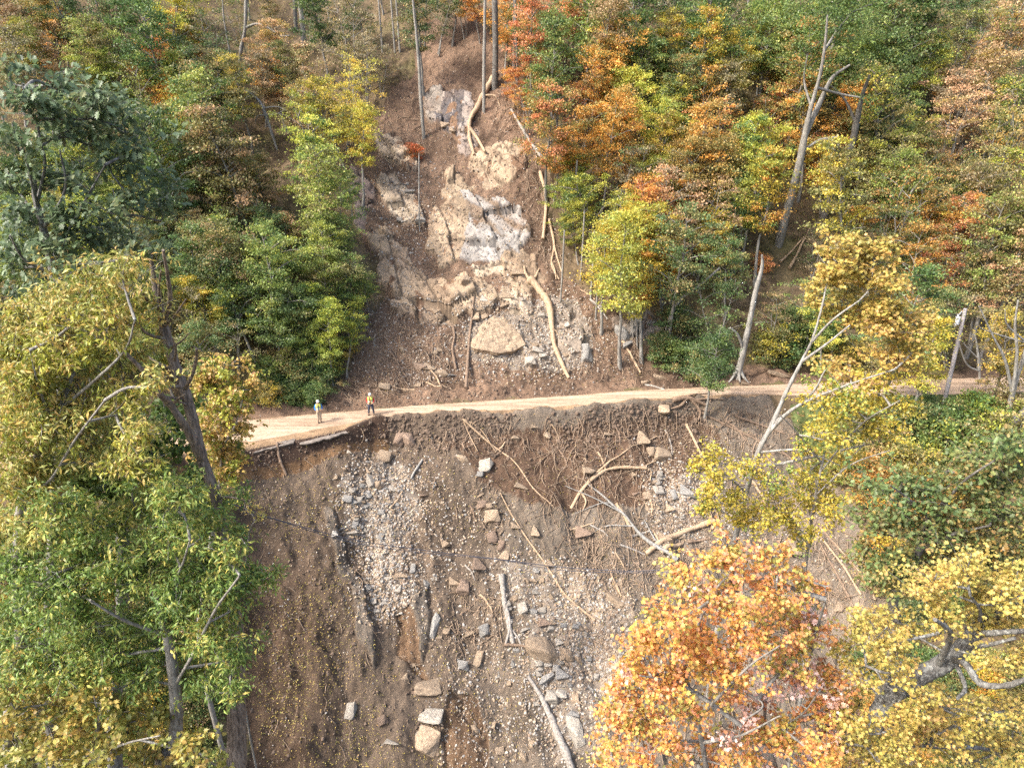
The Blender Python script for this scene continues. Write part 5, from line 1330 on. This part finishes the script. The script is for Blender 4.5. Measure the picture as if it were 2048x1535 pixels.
hero('maple_tree', 'green leaved maple tucked behind the narrow yellow green leaves', 'tree', 17.5,
     [(245, 1640, 34), (245, 1200, 30), (245, 1080, 28), (240, 1000, 18), (230, 930, 10)], [],
     [(230, 970, 60, 45), (170, 1010, 50, 40), (280, 1010, 45, 40), (300, 900, 50, 50), (240, 860, 60, 45), (340, 880, 40, 50), (330, 820, 50, 40), (150, 950, 60, 40), (390, 960, 36, 40)], 'g', 'maple', .15, 110, BARK_LICHEN, 105)
hero('yellow_tree', 'yellow and orange leaved tree standing in front of the road at left', 'tree', 27.0,
     [(400, 1300, 12), (420, 1100, 12), (440, 960, 11), (445, 880, 9), (440, 800, 6)], [([(440, 900), (470, 850), (485, 800)], 5, 2)],
     [(450, 745, 50, 32), (480, 800, 40, 34), (430, 800, 50, 36), (420, 850, 55, 40), (475, 850, 38, 30), (465, 905, 36, 34), (430, 900, 36, 30), (450, 950, 36, 26), (410, 760, 30, 30), (505, 770, 18, 14)], 'amber', 'dia', .16, 190, BARK_GREY, 106, tint=(.95, .95, 1), pal2='y')
hero('sapling', 'small yellow leaved sapling tip beside the gnarled trunk over the slide', 'tree', 19.0,
     [(470, 1300, 5), (490, 1150, 5), (500, 1060, 4), (520, 1035, 3)], [], [(520, 1030, 18, 8), (490, 1010, 16, 12), (480, 1060, 14, 14)], 'golden', 'dia', .09, 160, BARK_GREY, 107)
hero('oak_tree', 'dark leaved oak with large glossy lobed leaves at the upper left', 'tree', 16.5,
     [(120, 1640, 30), (125, 700, 26), (110, 560, 22), (90, 470, 18), (72, 400, 15), (68, 350, 10)],
     [([(80, 420), (60, 350), (45, 290)], 8, 3), ([(76, 410), (90, 330), (80, 280)], 8, 3), ([(90, 460), (130, 380), (120, 300)], 8, 3), ([(100, 520), (160, 420), (210, 330)], 8, 3), ([(110, 560), (50, 520), (20, 470)], 7, 3)],
     [(50, 190, 70, 40), (120, 165, 60, 30), (180, 205, 70, 40), (245, 240, 55, 36), (100, 240, 80, 40), (30, 270, 50, 40), (180, 270, 70, 30), (270, 290, 50, 30), (60, 430, 60, 35), (150, 430, 70, 40), (230, 400, 60, 40),
      (290, 360, 45, 30), (40, 500, 50, 45), (120, 500, 60, 30), (200, 470, 60, 30), (30, 590, 40, 40), (220, 330, 50, 24), (320, 420, 40, 30), (260, 460, 50, 34), (100, 350, 60, 30), (160, 330, 50, 26), (20, 360, 30, 30), (220, 200, 40, 24), (80, 560, 50, 30), (180, 540, 50, 26), (300, 500, 30, 24), (20, 150, 30, 20)], 'oakdark', 'oak', .18, 66, BARK_LICHEN, 108, flat=.75, droop=.1, spray=.42, depth=.7)
hero('leaning_sapling', 'leaning pale trunked tree with airy orange and yellow crown in front of the road', 'tree', 22.0,
     [(1425, 1330, 14), (1450, 1180, 14), (1470, 1080, 14), (1492, 985, 13), (1518, 900, 12), (1540, 858, 12), (1572, 785, 10), (1602, 725, 8), (1625, 678, 6), (1642, 620, 5), (1655, 560, 4)],
     [([(1535, 868), (1590, 815), (1680, 775), (1790, 738)], 9, 3), ([(1600, 728), (1650, 690), (1700, 650)], 7, 3), ([(1622, 686), (1665, 640), (1720, 600)], 6, 3), ([(1545, 850), (1620, 790), (1650, 740)], 7, 3),
      ([(1515, 905), (1600, 900), (1680, 930)], 5, 2), ([(1490, 985), (1440, 940), (1400, 910)], 5, 2)],
     [(1700, 505, 66, 30), (1670, 545, 50, 40), (1745, 545, 60, 40), (1720, 590, 65, 40), (1780, 600, 45, 34), (1640, 590, 30, 26), (1790, 650, 50, 34), (1825, 690, 32, 24), (1750, 640, 50, 26), (1770, 710, 50, 22), (1830, 640, 30, 24), (1660, 500, 30, 20), (1750, 500, 40, 20), (1690, 640, 40, 18), (1820, 730, 40, 20), (1700, 740, 60, 18)], 'amber', 'maple', .108, 210, BARK_PALE, 109, flat=.7)
hero('airy_tree', 'airy half bare tree with green and yellow leaves over the road at right', 'tree', 21.0,
     [(1600, 1400, 9), (1610, 1150, 8), (1630, 1000, 7), (1650, 900, 5)],
     [([(1625, 1000), (1700, 930), (1780, 900)], 4, 2), ([(1640, 930), (1590, 860), (1560, 830)], 4, 2), ([(1640, 950), (1720, 850), (1800, 800)], 4, 2)],
     [(1690, 785, 70, 22), (1760, 770, 50, 30), (1640, 805, 50, 20), (1730, 840, 60, 22), (1680, 865, 50, 18), (1790, 810, 40, 26), (1425, 915, 32, 18), (1445, 965, 40, 22), (1420, 990, 26, 18), (1490, 1030, 50, 28),
      (1560, 1000, 50, 26), (1620, 950, 50, 24), (1650, 990, 45, 26), (1590, 1050, 40, 20), (1520, 940, 30, 16), (1680, 910, 40, 20), (1660, 1030, 36, 20), (1600, 900, 36, 14), (1700, 820, 60, 22), (1760, 870, 40, 20), (1400, 940, 26, 16), (1460, 1000, 40, 20), (1540, 1040, 50, 22), (1480, 930, 26, 12), (1620, 1000, 50, 22), (1440, 890, 24, 12), (1400, 1020, 24, 16), (1650, 870, 40, 14), (1560, 960, 36, 16), (1600, 1085, 30, 14)], 'Y', 'dia', .115, 230, BARK_GREY, 110, flat=.6, pal2='L')
hero('maple_tree', 'blazing orange and yellow maple crown in the lower right foreground', 'tree', 12.0,
     [(1420, 1700, 16), (1415, 1560, 14), (1395, 1440, 12), (1370, 1330, 10), (1400, 1240, 7), (1430, 1180, 5)],
     [([(1400, 1450), (1440, 1390), (1500, 1330), (1560, 1290)], 8, 3), ([(1385, 1400), (1330, 1360), (1280, 1350)], 7, 3), ([(1410, 1500), (1480, 1470), (1560, 1430)], 8, 3), ([(1500, 1340), (1520, 1400), (1490, 1440)], 6, 3)],
     [(1370, 1160, 55, 30), (1470, 1130, 45, 26), (1440, 1190, 90, 40), (1550, 1180, 70, 40), (1610, 1250, 50, 45), (1330, 1220, 55, 36), (1290, 1290, 55, 40), (1400, 1280, 85, 50), (1520, 1270, 80, 45), (1590, 1330, 50, 36),
      (1250, 1370, 48, 45), (1235, 1450, 40, 45), (1330, 1360, 70, 45), (1290, 1440, 60, 45), (1390, 1500, 70, 30), (1300, 1520, 70, 30), (1460, 1400, 40, 26), (1560, 1470, 80, 40), (1650, 1500, 50, 34), (1450, 1095, 40, 18), (1620, 1420, 50, 36),
      (1480, 1525, 60, 20), (1420, 1340, 50, 30), (1340, 1290, 60, 36), (1470, 1340, 60, 34), (1220, 1510, 24, 30), (1560, 1110, 36, 24), (1380, 1420, 50, 30), (1560, 1230, 70, 40), (1450, 1060, 24, 12), (1670, 1340, 30, 26), (1620, 1540, 60, 24), (1690, 1380, 26, 20), (1680, 1290, 20, 16), (1650, 1180, 24, 16), (1610, 1150, 30, 20), (1230, 1530, 34, 20), (1210, 1420, 20, 20), (1420, 1120, 40, 24)], 'blaze', 'maple', .085, 210, BARK_GREY, 111, flat=.62, droop=.25, spray=.28, depth=.6, pal2='golden')
hero('maple_tree', 'pink tinged maple leaves mixed in at the bottom of the picture', 'tree', 12.6,
     [(1600, 1700, 12), (1560, 1560, 10), (1530, 1450, 8), (1540, 1350, 5)], [([(1540, 1480), (1600, 1430), (1640, 1380)], 5, 2)],
     [(1530, 1390, 50, 24), (1480, 1460, 50, 24), (1590, 1380, 40, 20), (1620, 1310, 30, 20), (1520, 1510, 60, 20), (1640, 1450, 30, 20), (1650, 1200, 20, 16), (1690, 1490, 30, 26), (1560, 1340, 50, 24), (1440, 1490, 44, 22), (1640, 1250, 30, 20), (1500, 1420, 40, 20), (1600, 1500, 50, 26), (1660, 1400, 26, 20), (1380, 1170, 30, 18), (1700, 1560, 40, 20), (1680, 1440, 24, 20), (1250, 1330, 24, 14), (1310, 1470, 30, 20)], 'pinkish', 'maple', .088, 110, BARK_GREY, 112, flat=.6, pal2='r')
hero('old_tree', 'old lichened tree with a thick leaning limb and golden leaves at the lower right', 'tree', 12.5,
     [(1720, 1720, 46), (1745, 1480, 46), (1775, 1402, 46), (1830, 1356, 46), (1880, 1330, 44), (1915, 1305, 40), (1950, 1262, 40), (1990, 1225, 32), (2060, 1180, 26), (2140, 1120, 18)],
     [([(1900, 1320), (1930, 1325), (1960, 1365), (2010, 1370), (2060, 1355)], 18, 10), ([(1875, 1330), (1895, 1290), (1900, 1262), (1870, 1238)], 16, 8), ([(1940, 1275), (1985, 1265), (2060, 1260)], 16, 9),
      ([(1925, 1300), (1970, 1290), (2030, 1275)], 12, 6), ([(1965, 1365), (1930, 1372), (1915, 1396)], 10, 7), ([(1820, 1356), (1800, 1400), (1795, 1440)], 8, 4), ([(1950, 1262), (1960, 1220), (1940, 1190)], 9, 4)],
     [(1900, 1140, 60, 40), (1970, 1180, 65, 45), (1860, 1195, 60, 32), (1825, 1250, 45, 26), (1770, 1270, 50, 40), (1750, 1225, 40, 20), (2020, 1240, 40, 40), (1970, 1430, 80, 40), (1860, 1470, 80, 40), (1750, 1490, 60, 36),
      (2020, 1480, 50, 45), (1920, 1515, 80, 28), (1730, 1340, 36, 22), (1940, 1120, 50, 30), (2030, 1160, 40, 40), (1800, 1330, 30, 20), (1700, 1440, 30, 24), (2030, 1400, 30, 20), (1690, 1500, 40, 30), (1800, 1520, 60, 24), (1840, 1420, 40, 24), (1880, 1245, 40, 22), (1770, 1330, 44, 24), (1990, 1320, 40, 18), (1960, 1240, 60, 26), (1900, 1400, 40, 22), (2040, 1530, 40, 30), (1720, 1400, 24, 18), (1740, 1450, 40, 30, -1.2), (1760, 1510, 50, 26, -1.2), (1690, 1540, 50, 24, -1), (1810, 1440, 40, 26, -1), (1790, 1370, 30, 18, -1), (1860, 1390, 30, 16, -1), (1960, 1300, 26, 14, -1), (2000, 1190, 60, 30, -.8), (1870, 1160, 50, 26, -.8), (1720, 1260, 30, 24), (1700, 1300, 24, 20)], 'golden', 'maple', .074, 230, BARK_LICHEN, 113, flat=.6, droop=.25, spray=.3, depth=.6, pal2='amber')
hero('oak_tree', 'green tree with rusty tipped leaves filling the right edge below the road', 'tree', 17.0,
     [(1760, 1400, 24), (1785, 1210, 23), (1800, 1170, 22), (1835, 1105, 20), (1862, 1050, 15), (1890, 1000, 10)],
     [([(1835, 1105), (1900, 1070), (1980, 1050)], 9, 4), ([(1862, 1050), (1820, 1000), (1780, 970)], 7, 3), ([(1880, 1020), (1930, 960), (1990, 920)], 8, 3)],
     [(1800, 985, 80, 40), (1890, 960, 80, 40), (1985, 945, 70, 45), (1750, 1040, 50, 36), (1850, 1045, 85, 40), (1960, 1045, 85, 45), (1725, 1110, 34, 30), (1790, 1125, 50, 36), (1890, 1100, 60, 30), (2020, 1110, 50, 50),
      (2030, 880, 40, 30), (2010, 1000, 60, 40), (1960, 1120, 50, 30), (1750, 1160, 36, 20), (1840, 1150, 36, 24), (1940, 910, 50, 24)], 'rustgreen', 'oak', .14, 125, BARK_DARK, 114, flat=.65, droop=.2, spray=.34, pal2='m')

# ------------------------------------------------------------------ the people on the road
def skin_obj(name, V, E, Rr, mat, parent, sub=1):
    me = bpy.data.meshes.new(name); me.from_pydata([tuple(v) for v in V], E, []); me.materials.append(mat)
    o = link(name, me, parent)
    s = o.modifiers.new('skin', 'SKIN'); s.use_smooth_shade = True
    for i, r in enumerate(Rr):
        r = r if isinstance(r, tuple) else (r, r)
        me.skin_vertices[0].data[i].radius = r
    me.skin_vertices[0].data[0].use_root = True
    if sub: m = o.modifiers.new('sub', 'SUBSURF'); m.levels = sub; m.render_levels = sub
    return o
SKIN = plain('skin', (.48, .29, .21), .6, .1)
def person(px, py, rz, label, shirt, trous, hat, vestc, pack=None, stance=.13, bend=.0):
    p = cast(px, py)
    root = empty('person', (p[0], p[1], .05)); root.rotation_euler = (0, 0, rz)
    tag(root, label, 'person', 'road workers')
    s = stance
    ha = 1.06
    J = dict(pel=(0, 0, .95), waist=(0, 0, 1.08), chest=(0, 0, 1.30), neck=(0, 0, 1.49), chin=(0, -.02, 1.57), head=(0, -.015, 1.66), crown=(0, 0, 1.74))
    V = [J['pel'], J['waist'], J['chest'], J['neck'], J['chin'], J['head'], J['crown']]
    R = [(.145, .105), (.135, .10), (.165, .11), .06, .075, (.082, .098), .06]
    E = [(0, 1), (1, 2), (2, 3), (3, 4), (4, 5), (5, 6)]
    hands = []
    for sg in (-1, 1):
        i = len(V)
        V += [(sg * .10, 0, .88), (sg * (s * .8), -.02, .50), (sg * s, .02, .09), (sg * (s + .02), -.13, .05)]
        R += [.095, .068, .048, .042]; E += [(0, i), (i, i + 1), (i + 1, i + 2), (i + 2, i + 3)]
        i = len(V)
        V += [(sg * .19, 0, 1.40), (sg * .27, .02, 1.16), (sg * .17, -.17, 1.02), (sg * .11, -.24, 1.00)]
        R += [.062, .047, .036, .032]; E += [(2, i), (i, i + 1), (i + 1, i + 2), (i + 2, i + 3)]
        hands.append(len(V) - 1)
        for k, (fx, fz) in enumerate([(-.030, .03), (-.012, .0), (.006, -.02), (.024, -.04), (.03, .055)]):
            j = len(V); V += [(sg * (.11 - .055 - fx * .2), -.27 - .012 * k, 1.00 + fz * .9)]; R += [.010]; E += [(hands[-1], j)]
    body = skin_obj('body', V, E, R, SKIN, root, 1)
    # shirt
    V2 = [(0, 0, .93), (0, 0, 1.08), (0, 0, 1.30), (0, 0, 1.46)]; R2 = [(.165, .12), (.155, .12), (.185, .13), .075]; E2 = [(0, 1), (1, 2), (2, 3)]
    for sg in (-1, 1):
        i = len(V2); V2 += [(sg * .19, 0, 1.40), (sg * .27, .02, 1.16), (sg * .19, -.14, 1.04)]; R2 += [.075, .062, .048]; E2 += [(2, i), (i, i + 1), (i + 1, i + 2)]
    skin_obj('shirt', V2, E2, R2, shirt, root, 1)
    V3 = [(0, 0, .98), (0, 0, .92)]; R3 = [(.155, .115), (.165, .125)]; E3 = [(0, 1)]
    for sg in (-1, 1):
        i = len(V3); V3 += [(sg * .11, 0, .82), (sg * s * .8, -.02, .50), (sg * s, .02, .12)]; R3 += [.108, .083, .072]; E3 += [(1, i), (i, i + 1), (i + 1, i + 2)]
    skin_obj('trousers', V3, E3, R3, trous, root, 1)
    SH = plain('boot_leather', (.06, .045, .035))
    for sg in (-1, 1):
        skin_obj('boot', [(sg * s, .06, .07), (sg * s, .0, .07), (sg * (s + .02), -.15, .05)], [(0, 1), (1, 2)], [(.055, .06), (.06, .065), (.05, .045)], SH, root, 1)
    # vest: open front shell with bands
    g = Geo()
    n = 20
    for lay, (z0, z1, w0, d0, w1, d1) in enumerate([(1.00, 1.20, .185, .155, .19, .155), (1.20, 1.42, .19, .155, .20, .145), (1.42, 1.49, .20, .145, .12, .10)]):
        a = np.linspace(-math.pi / 2 + .22, 1.5 * math.pi - .22, n)
        A = np.stack([np.cos(a) * w0, np.sin(a) * d0, np.full(n, z0)], -1); B = np.stack([np.cos(a) * w1, np.sin(a) * d1, np.full(n, z1)], -1)
        j = np.arange(n - 1)
        g.add(np.concatenate([A, B]), np.stack([j, j + 1, j + 1 + n, j + n], -1))
    vest = link('safety_vest', g.mesh('safety_vest', vestc, True), root)
    sm = vest.modifiers.new('thick', 'SOLIDIFY'); sm.thickness = .012; sm.offset = 1
    g = Geo()
    for z in (1.07, 1.17):
        a = np.linspace(-math.pi / 2 + .22, 1.5 * math.pi - .22, n)
        A = np.stack([np.cos(a) * .205, np.sin(a) * .172, np.full(n, z)], -1); B = A + [0, 0, .05]
        j = np.arange(n - 1); g.add(np.concatenate([A, B]), np.stack([j, j + 1, j + 1 + n, j + n], -1))
    link('reflective_band', g.mesh('reflective_band', plain('reflective_silver', (.75, .76, .74), .35), True), vest)
    # head covering
    g = Geo(); k = 14
    for z0, r0, z1, r1 in ((1.675, .112, 1.72, .108), (1.72, .108, 1.765, .08), (1.765, .08, 1.785, .02)):
        a = np.arange(k) * 2 * math.pi / k
        A = np.stack([np.cos(a) * r0, np.sin(a) * r0 * 1.08 - .01, np.full(k, z0)], -1); B = np.stack([np.cos(a) * r1, np.sin(a) * r1 * 1.08 - .01, np.full(k, z1)], -1)
        j = np.arange(k); g.add(np.concatenate([A, B]), np.stack([j, (j + 1) % k, (j + 1) % k + k, j + k], -1))
    g.box((0, -.15, 1.68), (.07, .06, .008))
    link('cap', g.mesh('cap', hat, True), root)
    g = Geo(); g.box((0, -.118, 1.635), (.05, .012, .012)); link('sunglasses', g.mesh('sunglasses', plain('dark_lens', (.02, .02, .02), .2)), root)
    g = Geo(); g.box((0, -.122, 1.61), (.012, .014, .02)); link('nose', g.mesh('nose', SKIN), root)
    if pack:
        import bmesh
        bm = bmesh.new(); bmesh.ops.create_cube(bm, size=1)
        for v in bm.verts: v.co = Vector((v.co.x * .32, v.co.y * .18 + .24, v.co.z * .46 + 1.24))
        bmesh.ops.bevel(bm, geom=bm.edges[:], offset=.06, segments=2, affect='EDGES')
        me = bpy.data.meshes.new('backpack'); bm.to_mesh(me); bm.free(); me.materials.append(pack)
        b_ = link('backpack', me); b_.location = root.location; b_.rotation_euler = root.rotation_euler
        tag(b_, 'dark blue backpack worn by the left worker', 'backpack')
    return root
VEST = plain('vest_yellow', (.62, .68, .14), .7, .15)
person(640, 846, .45, 'worker in blue shirt, pale trousers and yellow vest nearest the broken road edge', plain('blue_cloth', (.05, .22, .62)), plain('khaki_cloth', (.42, .34, .25)), plain('white_cap', (.78, .78, .76), .5, .05), VEST, plain('navy_pack', (.03, .05, .22)), .10)
person(743, 831, .1, 'worker in red shirt, dark trousers and yellow vest standing on the road', plain('red_cloth', (.52, .03, .035)), plain('dark_denim', (.045, .055, .085)), plain('pale_cap', (.68, .74, .68), .5, .05), VEST, None, .19)

# ------------------------------------------------------------------ broken asphalt slab on the outer edge at left
def build_slab(top, lab, rg):
    P = on_plane_z(np.array([p[0] for p in top]), np.array([p[1] for p in top]), .05)
    t = np.linspace(0, 1, len(P)); Q = []
    E = np.concatenate([P, P[:1]])
    for a, b in zip(E[:-1], E[1:]):
        k = max(1, int(np.linalg.norm(b - a) / .22))
        for i in range(k): Q.append(a + (b - a) * i / k + np.array([rg.normal(0, .05), rg.normal(0, .07), 0]))
    P = np.array(Q); n = len(P); P[:, 2] += rg.normal(0, .012, n) - .10 * (P[:, 1].max() - P[:, 1]); B = P.copy(); B[:, 2] -= .10 + .03 * rg.random(n); B[:, 1] += .06
    c = P.mean(0)
    me = bpy.data.meshes.new('asphalt_slab')
    me.from_pydata([tuple(v - c) for v in np.concatenate([P, B])], [], [tuple(range(n))[::-1], tuple(range(n, 2 * n))] + [(i, (i + 1) % n, (i + 1) % n + n, i + n) for i in range(n)])
    me.materials.append(plain('grey_asphalt', (.24, .205, .175), .95, .6, 4)); me.validate(); me.update()
    tag(link('asphalt_slab', me, None, c), lab, 'pavement slab', 'broken asphalt along the scarp')
_r = np.random.default_rng(9)
build_slab([(600, 874), (650, 866), (688, 859), (696, 863), (660, 873), (620, 881), (598, 883)], 'broken strip of old grey asphalt on the scarp lip just below the left worker', _r)
build_slab([(508, 892), (550, 884), (590, 877), (588, 884), (550, 891), (512, 898)], 'farther left strip of old grey asphalt on the scarp lip, by the yellow tree', _r)

# ------------------------------------------------------------------ utility pole and cables
def build_pole():
    b = cast(1888, 806); b[2] -= 0
    Y = b[1]
    top = at_y(1931, 617, Y); mid = at_y(1912, 700, Y)
    root = empty('utility_pole', b); tag(root, 'leaning grey wooden utility pole beside the right end of the road', 'utility pole')
    S = spline([b - [0, 0, .4], mid, top], 10)
    g = Geo(); g.tube(S - b, np.linspace(.17, .13, 10), 12); link('pole', g.mesh('pole', plain('silvered_wood', (.44, .40, .40), .8, .35, 9), True), root)
    t = at_y(1921, 640, Y)
    g = Geo(); g.tube([t - b + [-.30, -.1, -.28], t - b + [-.30, -.1, .28]], [.17, .17], 12); g.tube([t - b + [-.30, -.1, .28], t - b + [-.30, -.1, .34]], [.12, .05], 10)
    tr = link('transformer', g.mesh('transformer', plain('white_enamel', (.78, .80, .82), .4, .08), True), root)
    g = Geo(); g.tube([t - b + [-.38, -.12, -.28], t - b + [-.42, -.14, -.45]], [.03, .03], 6); g.tube([t - b + [-.36, -.1, .30], t - b + [-.40, -.1, .5]], [.035, .02], 6); link('insulator', g.mesh('insulator', plain('porcelain', (.8, .8, .8), .3, .05)), tr)
    u = at_y(1924, 622, Y)
    g = Geo(); g.tube([u - b, u - b + [-.35, -.1, -.45]], [.03, .03], 6); link('bracket', g.mesh('bracket', plain('galvanised', (.55, .56, .58), .4, .1)), root)
    return top
ptop = build_pole()
WIRE = plain('cable_sheath', (.10, .10, .12), .5, .2)
def cable(label, pts, r, group='power cables'):
    W = np.array([at_y(x, y, Y) for x, y, Y in pts])
    S = spline(W, 8 * len(W)); g = Geo(); g.tube(S - W[0], r, 6)
    tag(link('cable', g.mesh('cable', WIRE, True), None, W[0]), label, 'cable', group)
ya = [(430, 995, 30), (500, 1020, 31), (560, 1040, 32), (700, 1077, 34), (850, 1100, 35.5), (1000, 1118, 36.5), (1120, 1133, 37), (1250, 1141, 37), (1345, 1138, 36.5)]
cable('thin dark cable sagging across the lower slide, upper of the two', [(x, y, Y - 1.0) for x, y, Y in ya], .022)
cable('thin dark cable sagging across the lower slide, lower of the two', [(x, y + 4 + 3 * math.sin(x * .03), Y - 1.0) for x, y, Y in ya], .018)
cable('grey cable slanting from the pole down through the right leaves', [(1884, 720, 50), (1838, 762, 48), (1770, 838, 45), (1713, 904, 42), (1640, 990, 38)], .022)
cable('faint wire running left from the top of the utility pole', [(1925, 628, 52), (1860, 629, 54), (1780, 620, 57), (1700, 600, 61)], .015)

finish_labels()
print('objects', len(bpy.data.objects), 'rocks', NROCK[0])
